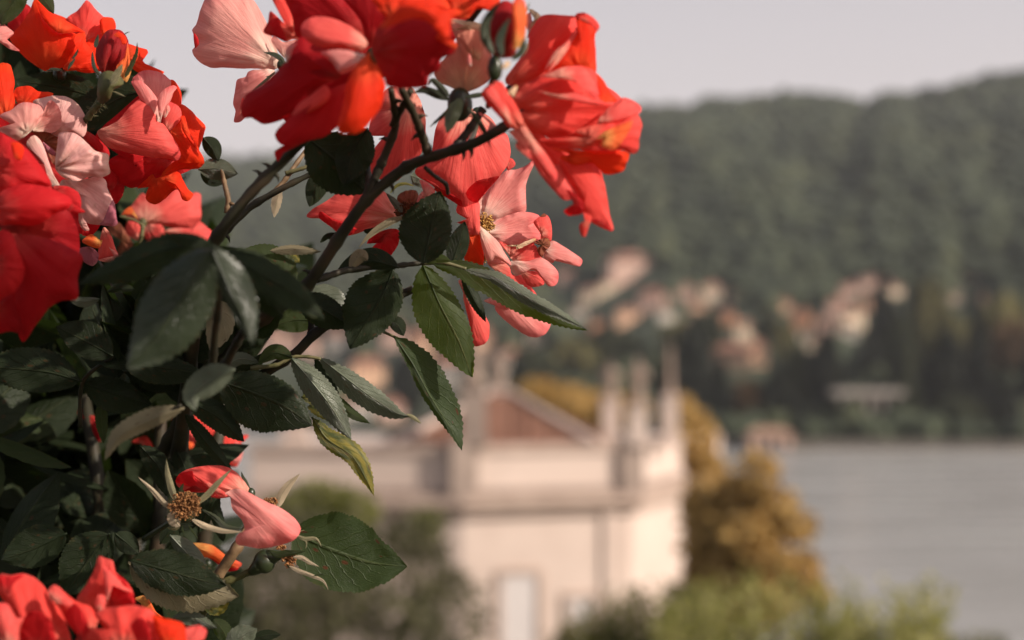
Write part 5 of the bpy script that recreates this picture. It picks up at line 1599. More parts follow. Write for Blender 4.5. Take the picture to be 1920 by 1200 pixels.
petal(E_, 'i', [(860, 668), (1000, 672), (1130, 640), (1240, 720), (1278, 780), (1272, 852), (1242, 887), (1190, 892), (1130, 822), (1080, 762), (1020, 753), (940, 792), (890, 798), (848, 720)], .674, (.1, -.3), .25, .25, .08, 'rosy', c=(1080, 710))
petal(E_, 'i', [(565, 350), (600, 368), (682, 440), (742, 500), (802, 600), (852, 702), (720, 650), (650, 677), (608, 590), (578, 450)], .671, (.25, -.25), .4, .15, .05, 'pink', c=(680, 560))
petal(E_, 'i', [(500, 320), (370, 235), (372, 170), (385, 150), (480, 130), (566, 143), (572, 260), (577, 400), (570, 430), (470, 430), (440, 350), (370, 322)], .672, (.1, -.05), .35, .1, .08, 'coral', base=(560, 560))
petal(E_, 'i', [(470, 420), (575, 420), (602, 500), (604, 700), (520, 690), (436, 655), (460, 520)], .674, (-.1, .1), .2, .1, .04, 'scarlet')
stamens(E_, 910, 421, .678, 17, M_STAMEN_GOLD, 80, 1.2, (.2, -.2), 5)
stamens(E_, 907, 484, .679, 8, M_STAMEN_GOLD, 30, 1.3, (.2, -.2), 6)

# ---------------------------------------------------------------- rose H: big coral bloom on the right, out of focus
H_ = rose(960, 175, .612, 'big coral rose nodding to the right above the lake, out of focus', 15)
petal(H_, 'f', [(440, 760), (430, 690), (560, 520), (620, 430), (640, 300), (740, 150), (900, 133), (1052, 150), (1122, 190), (1100, 300), (900, 450), (780, 640), (600, 730)], .590, (.1, -.05), .3, .1, .07, 'coral_red', c=(780, 400))
petal(H_, 'f', [(1100, 640), (1230, 660), (1224, 320), (1242, 280), (1265, 230), (1210, 160), (1130, 116), (1050, 145), (1120, 200), (1040, 320), (880, 450), (780, 640), (950, 640)], .584, (.3, .0), .25, .1, .06, 'scarlet', c=(1100, 420))
petal(H_, 'f', [(880, 500), (770, 640), (850, 480), (980, 360), (1110, 180), (1132, 200), (1050, 350), (900, 560), (800, 650)], .578, (.5, -.3), .3, .1, .04, 'coral')
petal(H_, 'f', [(1130, 200), (1045, 148), (1075, 118), (1130, 114), (1212, 158), (1267, 230), (1242, 284), (1190, 230)], .577, (.3, -.5), .4, .1, .04, 'coral_red')
petal(H_, 'f', [(1300, 960), (1225, 660), (1300, 718), (1362, 830), (1425, 915), (1300, 950), (1190, 915), (1240, 850)], .583, (.5, -.2), .25, .1, .05, 'scarlet')
petal(H_, 'f', [(600, 1000), (495, 910), (580, 780), (720, 698), (850, 638), (980, 598), (1120, 603), (1232, 650), (1260, 860), (1330, 930), (1422, 922), (1302, 1035), (1050, 1185), (800, 1225), (600, 1155), (530, 1020)], .577, (.1, -.1), .4, .1, .08, 'coral_red', base=(480, 1000), c=(900, 920))
petal(H_, 'f', [(900, 700), (740, 692), (860, 638), (980, 600), (1120, 608), (1212, 720), (1252, 860), (1222, 892), (1100, 765), (950, 712)], .566, (.15, -.45), .3, .15, .05, 'coral')
petal(H_, 'f', [(860, 880), (715, 818), (900, 850), (1080, 835), (1200, 905), (1320, 940), (1200, 945), (1000, 905)], .563, (.1, -.3), .25, .1, .05, 'coral')
petal(H_, 'f', [(1250, 1110), (1320, 1000), (1412, 920), (1480, 878), (1572, 908), (1643, 980), (1602, 1042), (1450, 1105), (1330, 1130)], .574, (.2, -.3), .35, .1, .07, 'coral')
petal(H_, 'f', [(1150, 1250), (1050, 1182), (1200, 1130), (1440, 1100), (1602, 1035), (1645, 1110), (1622, 1250), (1602, 1362), (1540, 1378), (1500, 1340), (1390, 1352), (1250, 1305), (1100, 1342), (840, 1332), (735, 1250)], .570, (.15, .1), .3, .15, .08, 'coral_red', c=(1260, 1230))
petal(H_, 'f', [(1300, 1230), (1235, 1255), (1320, 1180), (1440, 1130), (1570, 1085), (1500, 1235), (1400, 1342), (1285, 1312)], .563, (.2, -.3), .25, .1, .10, 'orange')
petal(H_, 'g', [(1000, 330), (835, 285), (1100, 298), (1390, 298), (1523, 318), (1512, 400), (1492, 462), (1420, 502), (1310, 507), (1200, 415), (1050, 432), (915, 362)], .578, (.1, .35), .15, .1, .06, 'scarlet')
petal(H_, 'g', [(900, 380), (960, 400), (1200, 395), (1282, 520), (1324, 660), (1352, 850), (1382, 1020), (1190, 935), (1118, 860), (1122, 770), (1062, 680), (950, 500)], .580, (.25, -.15), .25, .1, .07, 'coral_red', base=(700, 100), c=(1160, 620))
petal(H_, 'g', [(1280, 960), (1190, 930), (1280, 920), (1382, 1022), (1350, 1020)], .577, (0, .4), .1, 0, .02, 'crimson')
petal(H_, 'g', [(560, 150), (455, 140), (560, 120), (700, 330), (860, 500), (900, 418), (1000, 590), (1075, 690), (960, 745), (860, 662), (740, 522), (640, 370), (520, 272)], .577, (.05, .0), .2, .1, .05, 'coral', base=(400, 0), c=(760, 470))
petal(H_, 'g', [(1040, 760), (965, 650), (1060, 695), (1124, 780), (1112, 862), (1050, 882), (990, 882), (947, 842)], .573, (-.3, .4), .2, 0, .04, 'crimson')
petal(H_, 'g', [(1150, 960), (1125, 860), (1195, 900), (1172, 985), (1140, 1074), (1105, 1064), (1086, 970), (1130, 935)], .574, (.2, .1), .3, .1, .06, 'coral_red')
petal(H_, 'f', [(560, 1180), (460, 1150), (330, 1010), (230, 900), (207, 830), (288, 758), (380, 738), (455, 850), (525, 960), (585, 1090), (640, 1210)], .563, (.2, .0), .3, .1, .08, 'coral_red', c=(400, 940))
petal(H_, 'f', [(440, 1100), (300, 930), (215, 840), (290, 760), (360, 860), (450, 1000), (470, 1120)], .557, (.5, .2), .3, .1, .05, 'coral')
petal(H_, 'g', [(620, 200), (555, 110), (600, 88), (682, 200), (802, 350), (884, 500), (874, 562), (840, 572), (760, 482), (650, 332)], .560, (.4, -.1), .4, .15, .04, 'coral')
petal(H_, 'f', [(480, 860), (440, 840), (500, 775), (530, 780), (490, 880)], .556, (.3, -.2), .3, 0, .02, 'cream')

petal(H_, 'px', [(960, 190), (965, 150), (1010, 90), (1090, 60), (1110, 140), (1160, 180), (1190, 220), (1185, 270), (1130, 285), (1060, 270), (1000, 240)], .600, (.1, 0), .2, 0, .05, 'coral_red', c=(1070, 190))
petal(H_, 'px', [(960, 235), (985, 230), (1040, 270), (1100, 300), (1130, 330), (1110, 390), (1060, 360), (1010, 300)], .594, (.1, 0), .2, 0, .05, 'coral_red')

# ---------------------------------------------------------------- rose T: bottom left, out of focus in front
T_ = rose(150, 1235, .57, 'coral red rose rising from the bottom left edge, out of focus', 16)
petal(T_, 'p', [(800, 1000), (690, 850), (780, 700), (852, 560), (892, 448), (952, 468), (1012, 490), (1042, 590), (1122, 660), (1182, 740), (1208, 830), (1197, 882), (1100, 900), (960, 960), (880, 1000)], .575, (.0, .05), .3, .1, .07, 'coral_red', c=(960, 780))
petal(T_, 'p', [(980, 880), (945, 560), (1030, 600), (1122, 660), (1204, 800), (1202, 882)], .569, (-.3, .3), .1, .1, .04, 'crimson')
petal(T_, 'p', [(960, 870), (930, 540), (970, 560), (1060, 640), (1190, 760), (1150, 770), (1040, 700), (980, 680)], .566, (.3, -.4), .3, .1, .03, 'coral')
petal(T_, 'p', [(880, 930), (855, 880), (880, 800), (940, 800), (950, 900), (920, 980)], .562, (.3, -.2), .4, 0, .04, 'coral')
petal(T_, 'p', [(300, 1260), (-60, 700), (0, 608), (100, 618), (220, 608), (312, 640), (392, 720), (442, 800), (542, 930), (604, 1060), (620, 1280), (0, 1300), (-60, 1200)], .562, (.15, -.15), .4, .1, .08, 'coral_red', c=(260, 980))
petal(T_, 'p', [(330, 1280), (185, 1260), (200, 1050), (262, 948), (362, 948), (452, 1020), (494, 1150), (490, 1290)], .5475, (-.2, .4), .05, 0, .03, 'crimson')
petal(T_, 'p', [(50, 1280), (-60, 900), (60, 875), (150, 1000), (232, 995), (175, 1080), (165, 1280)], .544, (.4, -.2), .3, .1, .08, 'coral')
petal(T_, 'p', [(60, 780), (-30, 640), (100, 625), (215, 612), (120, 700), (90, 800)], .551, (.1, -.3), .2, 0, .1, 'crimson')
petal(T_, 'p', [(800, 1200), (700, 1150), (600, 1040), (520, 880), (428, 770), (500, 708), (582, 770), (682, 850), (822, 900), (884, 970), (862, 1100)], .560, (.15, -.25), .35, .1, .07, 'coral_red', c=(680, 930))
petal(T_, 'p', [(760, 1260), (590, 1000), (662, 870), (762, 980), (805, 1110), (860, 1290), (620, 1290)], .552, (-.4, .2), .1, 0, .04, 'crimson')
petal(T_, 'p', [(470, 850), (430, 770), (500, 708), (640, 850), (700, 900), (600, 890)], .552, (.3, -.4), .3, 0, .04, 'coral')
petal(T_, 'p', [(1100, 1290), (860, 980), (962, 920), (1100, 900), (1202, 888), (1352, 930), (1404, 1000), (1430, 1290), (800, 1290), (830, 1100)], .549, (.1, -.15), .35, .1, .07, 'coral_red', c=(1120, 1100))
petal(T_, 'p', [(1280, 1290), (1180, 1080), (1250, 1000), (1330, 1050), (1370, 1290)], .539, (-.4, .3), .1, 0, .03, 'crimson')
petal(T_, 'p', [(1500, 1290), (1370, 990), (1480, 1008), (1622, 1040), (1664, 1090), (1660, 1290)], .548, (.3, -.2), .3, .1, .05, 'scarlet')
petal(T_, 'p', [(1640, 1280), (1620, 1130), (1660, 1095), (1782, 1068), (1855, 1110), (1842, 1182), (1720, 1290)], .553, (.2, -.3), .35, .1, .05, 'coral')

# ---------------------------------------------------------------- U: drooping petals of a spent bloom at the bottom
U_ = rose(470, 925, .668, 'two hanging coral pink petals beside the spent bloom at the bottom', 9)
petal(U_, 'o', [(1020, 370), (1100, 362), (1060, 268), (982, 180), (880, 120), (720, 110), (560, 138), (460, 190), (436, 260), (500, 330), (640, 330), (780, 402), (900, 395)], .662, (.15, -.1), .3, .1, .06, 'coral', base=(1080, 380))
petal(U_, 'o', [(680, 330), (436, 260), (460, 190), (575, 160), (600, 220), (760, 330), (640, 350), (500, 340)], .656, (-.5, .4), .1, 0, .03, 'crimson')
petal(U_, 'o', [(760, 340), (585, 190), (640, 210), (780, 290), (900, 370), (880, 390)], .652, (-.1, -.6), .3, .1, .03, 'coral')
petal(U_, 'o', [(780, 380), (745, 400), (790, 370), (810, 395)], .650, (0, 0), .2, 0, .03, 'crimson')
petal(U_, 'o', [(920, 390), (880, 368), (950, 328), (1042, 330), (1152, 390), (1252, 440), (1402, 510), (1502, 590), (1551, 680), (1512, 762), (1420, 812), (1300, 842), (1150, 852), (1060, 832), (1000, 822), (972, 770), (1000, 720), (1052, 690), (1032, 610), (942, 500)], .640, (.15, -.1), .42, .1, .13, 'rosy', base=(640, 60), c=(1240, 640))

# ---------------------------------------------------------------- V: star of sepals where a rose has dropped its petals
V_ = rose(345, 962, .665, 'petal-less rose with star of pale sepals and brown stamens', 24, M_HIP, [(310, 985, .675), (270, 1010, .69)], 'rose', 1.0, .8)
leaf('o', [(440, 520), (330, 450), (220, 330), (92, 212)], 26, 24, .640, 'sepal_cream', teeth=0, parent=V_, name='sepal', peak=.28)
leaf('o', [(430, 430), (385, 290), (358, 180), (344, 40)], 34, 30, .648, 'sepal', teeth=0, parent=V_, name='sepal', peak=.25)
leaf('o', [(600, 470), (720, 370), (800, 280), (935, 138)], 30, 26, .640, 'sepal', teeth=0, parent=V_, name='sepal', peak=.3)
leaf('o', [(570, 590), (700, 660), (850, 700), (1045, 708)], 30, 26, .637, 'sepal_cream', teeth=0, parent=V_, name='sepal', peak=.25)
leaf('o', [(440, 520), (420, 580), (450, 640), (470, 660)], 40, 70, .636, 'sepal_cream', teeth=0, parent=V_, name='sepal')
leaf('o', [(470, 660), (420, 680), (350, 670)], 14, 14, .64, 'sepal', teeth=0, parent=V_, name='sepal')
leaf('o', [(540, 640), (580, 700), (635, 778)], 10, 10, .643, 'mid', teeth=0, parent=V_, name='sepal')
leaf('o', [(490, 650), (490, 690), (510, 725)], 10, 10, .643, 'mid', teeth=0, parent=V_, name='sepal')
leaf('o', [(400, 540), (370, 575), (325, 570)], 12, 12, .643, 'mid', teeth=4, parent=V_, name='sepal')
leaf('o', [(470, 380), (480, 320), (500, 268)], 18, 16, .65, 'mid', teeth=3, parent=V_, name='sepal')
stamens(V_, 351, 948, .640, 32, M_STAMEN_BROWN, 150, .85, (0, -.2), 9)

# ---------------------------------------------------------------- W: hips and sepals bottom
W_ = rose(496, 1053, .664, 'round dark green rose hip with dried stamens and curling sepals', 21, M_HIP, None, 'rose_hip', 1.0, 1.08)
mb = MB()
mb.tube([P(468, 1074, .664), P(480, 1066, .664), P(492, 1056, .664)], [.0018, .0032, .0048], 10)
mb.tube([P(500, 1048, .664), P(516, 1042, .663), P(526, 1040, .662)], [.0046, .0030, .0022], 10)
put(mb.build('neck', M_HIP), W_)
stamens(W_, 541, 1047, .662, 14, M_STAMEN_BROWN, 60, 1.2, (.6, .2), 12)
leaf('o', [(1275, 870), (1340, 905), (1420, 892), (1600, 880)], 24, 40, .658, 'mid', teeth=0, parent=W_, name='sepal', peak=.3)
leaf('o', [(1480, 935), (1560, 940), (1640, 985), (1722, 1022)], 22, 20, .655, 'sepal_cream', teeth=0, parent=W_, name='sepal', peak=.3)
leaf('o', [(1440, 1010), (1560, 1065), (1680, 1110), (1760, 1150), (1805, 1232)], 18, 22, .657, 'sepal_cream', teeth=0, parent=W_, name='sepal', peak=.25)
leaf('o', [(1660, 1110), (1720, 1090), (1788, 1095)], 9, 9, .657, 'mid', teeth=0, parent=W_, name='sepal')
leaf('o', [(1420, 1000), (1500, 1040), (1595, 1055)], 14, 14, .659, 'mid', teeth=0, parent=W_, name='sepal')
leaf('o', [(1510, 735), (1590, 770), (1690, 770), (1745, 845)], 20, 20, .655, 'sepal', teeth=0, parent=W_, name='sepal', peak=.3)
leaf('o', [(1560, 770), (1605, 800), (1598, 865)], 7, 7, .654, 'sepal', teeth=0, parent=W_, name='sepal')
leaf('o', [(1500, 700), (1550, 700), (1595, 690)], 5, 5, .654, 'sepal', teeth=0, parent=W_, name='sepal')
stamens(W_, 528, 1026, .668, 9, M_STAMEN_BROWN, 30, .7, (.2, .5), 14)

X_ = rose(505, 948, .69, 'spent bloom with one upright cream sepal behind the hanging petals', 10, M_HIP_OLIVE, [(490, 970, .69), (470, 1000, .69)])
leaf('o', [(1350, 490), (1370, 400), (1440, 290), (1545, 185)], 40, 46, .680, 'sepal_cream', teeth=0, parent=X_, name='sepal', peak=.25)
stamens(X_, 508, 942, .682, 14, M_STAMEN_BROWN, 60, .6, (0, -.6), 15)
leaf('o', [(1100, 360), (1060, 270), (1030, 210), (1020, 160)], 14, 22, .685, 'sepal_dark', teeth=0, parent=X_, name='sepal')
leaf('o', [(660, 500), (780, 570), (880, 660), (1030, 680)], 24, 26, .660, 'sepal_dark', teeth=9, parent=X_, name='sepal', peak=.6)
leaf('o', [(860, 800), (800, 500), (830, 380)], 60, 50, .70, 'dark', teeth=8)

# ---------------------------------------------------------------- Y: coral glimpses through the leaves
Y_ = rose(370, 810, .86, 'coral rose glimpsed through gaps between the leaves, further back', 10)
petal(Y_, 'n', [(270, 420), (170, 380), (190, 290), (260, 280), (370, 320), (370, 450)], .81, (.2, -.2), .2, .1, .06, 'coral')
petal(Y_, 'n', [(420, 760), (240, 720), (380, 640), (470, 640), (560, 720), (600, 870), (480, 910), (410, 800)], .82, (.2, -.2), .2, .1, .08, 'coral')
petal(Y_, 'n', [(470, 880), (430, 790), (470, 830), (590, 870), (570, 920), (480, 915)], .815, (.2, -.3), .2, .1, .05, 'orange')
petal(Y_, 'n', [(660, 760), (560, 640), (620, 630), (780, 740), (690, 850), (640, 800)], .815, (.2, 0), .2, .1, .06, 'coral_red')
petal(Y_, 'n', [(740, 560), (640, 470), (760, 460), (900, 610), (820, 640)], .82, (.2, -.2), .2, .1, .06, 'coral_red')
petal(Y_, 'n', [(860, 960), (730, 890), (830, 770), (940, 800), (1010, 880), (1032, 970), (970, 1080), (880, 1060)], .84, (.2, -.1), .35, .1, .10, 'coral_red')
petal(Y_, 'n', [(960, 960), (880, 970), (930, 890), (985, 860), (1030, 950), (1010, 1030), (940, 1050)], .826, (.4, -.2), .4, .1, .06, 'rosy')
petal(Y_, 'n', [(960, 800), (900, 790), (1000, 800), (1085, 800), (1000, 880), (940, 870)], .845, (.2, -.3), .2, .1, .06, 'coral_red')
petal(Y_, 'n', [(600, 250), (490, 290), (540, 240), (690, 210), (650, 280)], .80, (.1, -.4), .2, .1, .06, 'coral')
petal(Y_, 'n', [(120, 880), (30, 860), (150, 800), (220, 880), (210, 950), (110, 940)], .80, (.1, -.1), .2, .1, .1, 'coral_red')
petal(Y_, 'n', [(190, 990), (140, 975), (200, 950), (225, 985), (190, 1005)], .78, (.1, -.3), .2, 0, .05, 'pink')
petal(Y_, 'n', [(60, 720), (40, 730), (110, 650), (125, 680), (80, 740)], .78, (.1, -.3), .2, 0, .05, 'rosy')
petal(Y_, 'm', [(800, 860), (700, 850), (730, 780), (860, 880), (905, 1090), (830, 1060), (760, 980)], .80, (0, 0), .25, .1, .06, 'shade_red')
petal(Y_, 'm', [(1100, 500), (1000, 480), (1030, 400), (1150, 470), (1250, 600), (1220, 680), (1090, 580)], .78, (0, 0), .2, .1, .06, 'shade_red')
Z_ = rose(390, 1058, .76, 'narrow orange petal of a hidden rose behind the bottom cane', 8)
petal(Z_, 'o', [(600, 850), (555, 818), (640, 805), (760, 828), (885, 920), (1025, 990), (980, 1030), (860, 1010), (760, 945), (660, 925)], .725, (0, -.4), .35, .1, .05, 'orange')
petal(Z_, 'o', [(680, 920), (620, 880), (700, 890), (860, 990), (1000, 1030), (900, 1060), (760, 960)], .733, (0, .3), .2, .1, .05, 'crimson')
petal(Z_, 'p', [(1260, 850), (1200, 830), (1290, 800), (1340, 830), (1400, 940), (1460, 1000), (1300, 960)], .70, (0, 0), .2, .1, .05, 'orange')

# ---------------------------------------------------------------- leaves traced one by one
leaf('px', [(45, -35), (22, 8), (2, 48)], 24, 26, .69, 'mid', .3)
leaf('px', [(62, -30), (80, -5), (101, 26)], 16, 16, .70, 'mid', .3)
leaf('px', [(205, 190), (120, 165), (28, 150)], 52, 30, .718, 'dark', .2, teeth=26)
leaf('px', [(305, 165), (235, 180), (170, 215), (110, 250)], 40, 42, .712, 'dark', .25, teeth=28)
leaf('px', [(380, 258), (396, 276), (410, 302)], 18, 14, .70, 'dark', .4)
leaf('px', [(372, 318), (405, 316), (446, 326)], 20, 22, .70, 'grey', .45, tipz=-.1)
leaf('px', [(376, 322), (398, 338), (425, 340)], 16, 12, .706, 'dark', .3)
leaf('px', [(575, 258), (622, 295), (660, 335), (690, 362)], 50, 56, .636, 'dark', .2, teeth=20)
leaf('px', [(690, 240), (660, 290), (645, 350)], 40, 30, .63, 'dark', .2, teeth=20)
leaf('px', [(614, 316), (594, 348), (580, 388)], 22, 20, .69, 'dark', .4)
leaf('px', [(612, 315), (624, 338), (634, 362)], 5, 5, .685, 'sepal_cream', teeth=0)
leaf('px', [(526, 352), (519, 378), (514, 408)], 9, 10, .69, 'sepal_cream', .3, teeth=6)
leaf('px', [(555, 532), (525, 505), (490, 480), (460, 466)], 20, 34, .684, 'mid', .35, teeth=18)
leaf('px', [(505, 470), (550, 466), (602, 472)], 7, 12, .682, 'tan', .4, teeth=12)
leaf('px', [(530, 478), (548, 480), (562, 492)], 10, 12, .69, 'yellow', .3)
leaf('px', [(575, 545), (618, 562), (660, 600)], 26, 14, .672, 'grey', .5, teeth=20)
leaf('px', [(560, 555), (605, 580), (660, 612)], 28, 34, .668, 'dark', .3, teeth=18)
leaf('px', [(738, 504), (715, 558), (686, 606), (656, 655)], 42, 60, .660, 'dark', .22, teeth=20, peak=.4)
leaf('px', [(792, 495), (824, 570), (860, 640), (886, 708)], 34, 52, .664, 'bright', .25, teeth=22, peak=.4)
leaf('px', [(792, 496), (808, 430), (826, 358)], 60, 40, .640, 'dark', .25, teeth=18, peak=.4)
leaf('px', [(806, 494), (874, 502), (967, 550), (1030, 585), (1102, 620)], 16, 31, .664, 'bright', .3, teeth=34, peak=.42)
leaf('px', [(870, 505), (930, 520), (990, 558), (1050, 590), (1100, 618)], 13, 14, .657, 'grey', .5, teeth=30)
leaf('px', [(846, 500), (862, 450), (872, 415)], 20, 20, .668, 'dark', .3)
leaf('px', [(748, 502), (700, 490), (660, 500), (628, 514)], 16, 26, .645, 'dark', .4, teeth=0)
leaf('px', [(690, 488), (676, 480), (655, 504)], 12, 14, .642, 'tan', .4, teeth=0)
leaf('px', [(800, 494), (820, 484), (846, 490)], 9, 9, .65, 'bright', .4, teeth=0)
leaf('px', [(866, 515), (888, 560), (911, 604)], 13, 11, .674, 'dark', .5, teeth=14)
leaf('px', [(738, 630), (772, 680), (805, 742), (845, 805), (866, 845)], 44, 12, .671, 'spot', .3, teeth=24, peak=.45)
leaf('px', [(598, 670), (640, 702), (690, 740), (745, 775), (768, 782)], 20, 26, .668, 'grey', .55, teeth=20, peak=.5)
leaf('px', [(762, 776), (775, 783), (790, 794)], 4, 4, .666, 'sepal', teeth=0)
leaf('px', [(545, 670), (575, 705), (615, 755), (659, 824)], 26, 26, .664, 'grey', .5, teeth=22)
leaf('px', [(590, 670), (600, 700), (625, 745), (640, 770)], 16, 8, .672, 'dark', .4, teeth=14)
leaf('px', [(625, 738), (655, 772), (694, 794)], 10, 10, .672, 'mid', .4, teeth=12)
leaf('px', [(565, 745), (590, 742), (605, 760), (625, 790)], 14, 26, .674, 'yellow', .3, teeth=12)
leaf('px', [(585, 782), (612, 822), (660, 855), (690, 905), (701, 930)], 24, 16, .672, 'yellow', .35, teeth=24)
leaf('px', [(405, 712), (470, 735), (530, 760), (586, 798)], 44, 66, .654, 'dark', .25, teeth=26, peak=.45)
leaf('px', [(548, 670), (515, 662), (484, 682)], 12, 17, .660, 'mid', .4, teeth=0)
leaf('px', [(440, 692), (400, 712), (362, 742), (367, 771)], 24, 30, .565, 'grey', .35, teeth=18)
leaf('px', [(352, 752), (405, 780), (458, 828)], 26, 24, .660, 'dark', .3, teeth=16)
leaf('px', [(346, 775), (388, 830), (436, 886)], 16, 14, .668, 'dark', .5, teeth=22)
leaf('px', [(345, 765), (280, 788), (222, 820), (196, 864)], 16, 22, .585, 'tan', .5, teeth=16)
leaf('px', [(153, 715), (90, 698), (10, 690), (-45, 690)], 40, 42, .68, 'dark', .15, teeth=22)
leaf('px', [(212, 668), (160, 640), (105, 612)], 30, 40, .675, 'dark', .2, teeth=20)
leaf('px', [(232, 685), (310, 690), (385, 702)], 24, 32, .67, 'dark', .2, teeth=18)
leaf('px', [(156, 717), (210, 738), (285, 758)], 30, 34, .69, 'dark', .3, teeth=20)
leaf('px', [(200, 745), (190, 775), (195, 832)], 12, 12, .70, 'mid', .3, teeth=12)
leaf('px', [(205, 1000), (165, 1052), (120, 1118)], 44, 52, .672, 'dark', -.1, teeth=20)
leaf('px', [(125, 1000), (60, 1030), (2, 1050)], 36, 40, .68, 'dark', .2, teeth=20)
leaf('px', [(215, 1000), (240, 1020), (260, 1040)], 20, 20, .67, 'dark', .3)
leaf('px', [(240, 1055), (320, 1080), (390, 1102), (449, 1118)], 46, 62, .648, 'tan', .2, teeth=20, peak=.4)
leaf('px', [(242, 1050), (320, 1072), (385, 1090), (425, 1098)], 40, 40, .641, 'dark', .2, teeth=18)
leaf('px', [(318, 1003), (345, 1032), (372, 1060), (392, 1082)], 22, 15, .652, 'grey', .5, teeth=0)
leaf('px', [(322, 1158), (362, 1158), (408, 1178)], 12, 16, .655, 'grey', .5, teeth=14)
leaf('px', [(430, 1222), (450, 1195), (482, 1178)], 22, 28, .66, 'grey', .3, teeth=8)
leaf('px', [(400, 1160), (420, 1185), (432, 1215)], 16, 16, .667, 'mid', .3, teeth=14)
leaf('px', [(472, 1198), (500, 1190), (527, 1190)], 10, 12, .67, 'dark', .3, teeth=8)
leaf('px', [(380, 1130), (410, 1135), (430, 1130)], 16, 20, .675, 'yellow', .3, teeth=8)
leaf('px', [(546, 998), (618, 1030), (690, 1054), (764, 1063)], 72, 70, .684, 'spot', -.08, teeth=30, peak=.36)
leaf('px', [(727, 600), (745, 608), (757, 630)], 14, 14, .668, 'dark', .3, teeth=12)
leaf('px', [(596, 602), (555, 600), (510, 612)], 24, 28, .70, 'mid', .3, teeth=16)
leaf('px', [(512, 600), (480, 625), (452, 655)], 24, 30, .695, 'dark', .3, teeth=16)
leaf('px', [(418, 690), (450, 672), (486, 680)], 12, 12, .665, 'grey', .4, teeth=12)
leaf('px', [(346, 658), (370, 664), (398, 682)], 16, 14, .69, 'grey', .4, teeth=12)
leaf('px', [(330, 655), (350, 660), (368, 672)], 5, 6, .685, 'yellow', .3, teeth=0)
leaf('px', [(610, 440), (620, 443), (632, 436)], 6, 6, .69, 'dark', .3, teeth=0)
leaf('px', [(600, 455), (615, 442), (632, 437)], 5, 5, .69, 'dark', .3, teeth=0)
leaf('px', [(850, 445), (862, 442), (875, 440)], 6, 6, .70, 'mid', .3, teeth=4)
leaf('px', [(770, 330), (785, 335), (790, 352)], 14, 18, .72, 'grey', .3, teeth=0)
leaf('px', [(390, 560), (410, 600), (395, 660)], 30, 24, .66, 'tan', .3, teeth=8)
leaf('px', [(130, 560), (160, 565), (188, 560)], 8, 12, .66, 'grey', .4, teeth=14)
leaf('px', [(252, 542), (225, 540), (200, 548)], 8, 9, .67, 'dark', .4, teeth=14)
leaf('px', [(215, 605), (212, 580), (207, 560)], 14, 16, .69, 'dark', .3, teeth=8)
leaf('px', [(262, 835), (300, 880), (318, 935)], 24, 22, .70, 'dark', .3, teeth=14)
leaf('px', [(372, 1000), (395, 930), (405, 870)], 22, 18, .715, 'dark', .3, teeth=14)
leaf('px', [(330, 840), (350, 890), (345, 930)], 22, 20, .72, 'dark', .3, teeth=14)
leaf('px', [(300, 1020), (330, 985), (372, 985)], 16, 18, .70, 'dark', .3, teeth=10)
# the spray of five that hangs in front, out of focus
leaf('px', [(394, 464), (338, 560), (290, 635), (238, 692)], 66, 62, .525, 'gloss', .26, .14, teeth=18, peak=.45)
leaf('px', [(394, 462), (425, 530), (452, 590), (474, 650)], 42, 16, .528, 'gloss', .5, teeth=16)
leaf('px', [(405, 462), (320, 466), (235, 500), (148, 532)], 36, 30, .545, 'dark', .3, teeth=14)
leaf('px', [(402, 468), (480, 508), (560, 556), (610, 600)], 30, 40, .55, 'dark', .25, teeth=14)
leaf('px', [(420, 470), (490, 530), (530, 600)], 40, 46, .56, 'dark', .3, teeth=14)
leaf('px', [(398, 458), (360, 450), (308, 440)], 14, 12, .54, 'dark', .3, teeth=8)

# ---------------------------------------------------------------- the rest of the bush: leaves of the shaded interior
proto = []
for k in range(5):
    mts = ['dark', 'dark', 'dark', 'dark', 'mid']
    t = np.linspace(0, 1, 14)
    a = .4
    prof = np.where(t < a, np.sin(.5 * math.pi * (t / a) ** .8), np.cos(.5 * math.pi * ((t - a) / (1 - a)) ** 1.25))
    V, UV, F = [], [], []
    us = (-1, -.5, 0, .5, 1)
    for u in us:
        w = .30 * prof * abs(u) * (1 + (.10 * ((t * 6.5) % 1 - .5) if abs(u) == 1 else 0))
        for i in range(14):
            V.append((math.copysign(w[i], u) if u else 0, t[i], .35 * w[i] * (-1) - .25 * t[i] ** 2 * (.4 + .3 * k / 4)))
            UV.append((.5 + .5 * u, t[i]))
    for j in range(4):
        for i in range(13):
            F.append((j * 14 + i, j * 14 + i + 1, (j + 1) * 14 + i + 1, (j + 1) * 14 + i))
    me = bpy.data.meshes.new('leaf')
    me.from_pydata(V, [], F)
    me.polygons.foreach_set('use_smooth', [True] * len(me.polygons))
    lay = me.uv_layers.new(name='UVMap')
    li = np.empty(len(me.loops), int)
    me.loops.foreach_get('vertex_index', li)
    lay.data.foreach_set('uv', np.asarray(UV)[li].ravel())
    me.materials.append(LM[mts[k]])
    proto.append(me)

POLY = [(-160, 150), (120, 120), (215, 180), (255, 260), (230, 380), (380, 455), (400, 470), (470, 520), (545, 560), (540, 590), (430, 660), (400, 700), (350, 780),
        (330, 850), (300, 900), (240, 960), (330, 1010), (330, 1100), (400, 1150), (430, 1230), (300, 1300), (-160, 1300)]


def inside(x, y, poly):
    c = False
    j = len(poly) - 1
    for i in range(len(poly)):
        xi, yi = poly[i]
        xj, yj = poly[j]
        if (yi > y) != (yj > y) and x < (xj - xi) * (y - yi) / (yj - yi) + xi:
            c = not c
        j = i
    return c


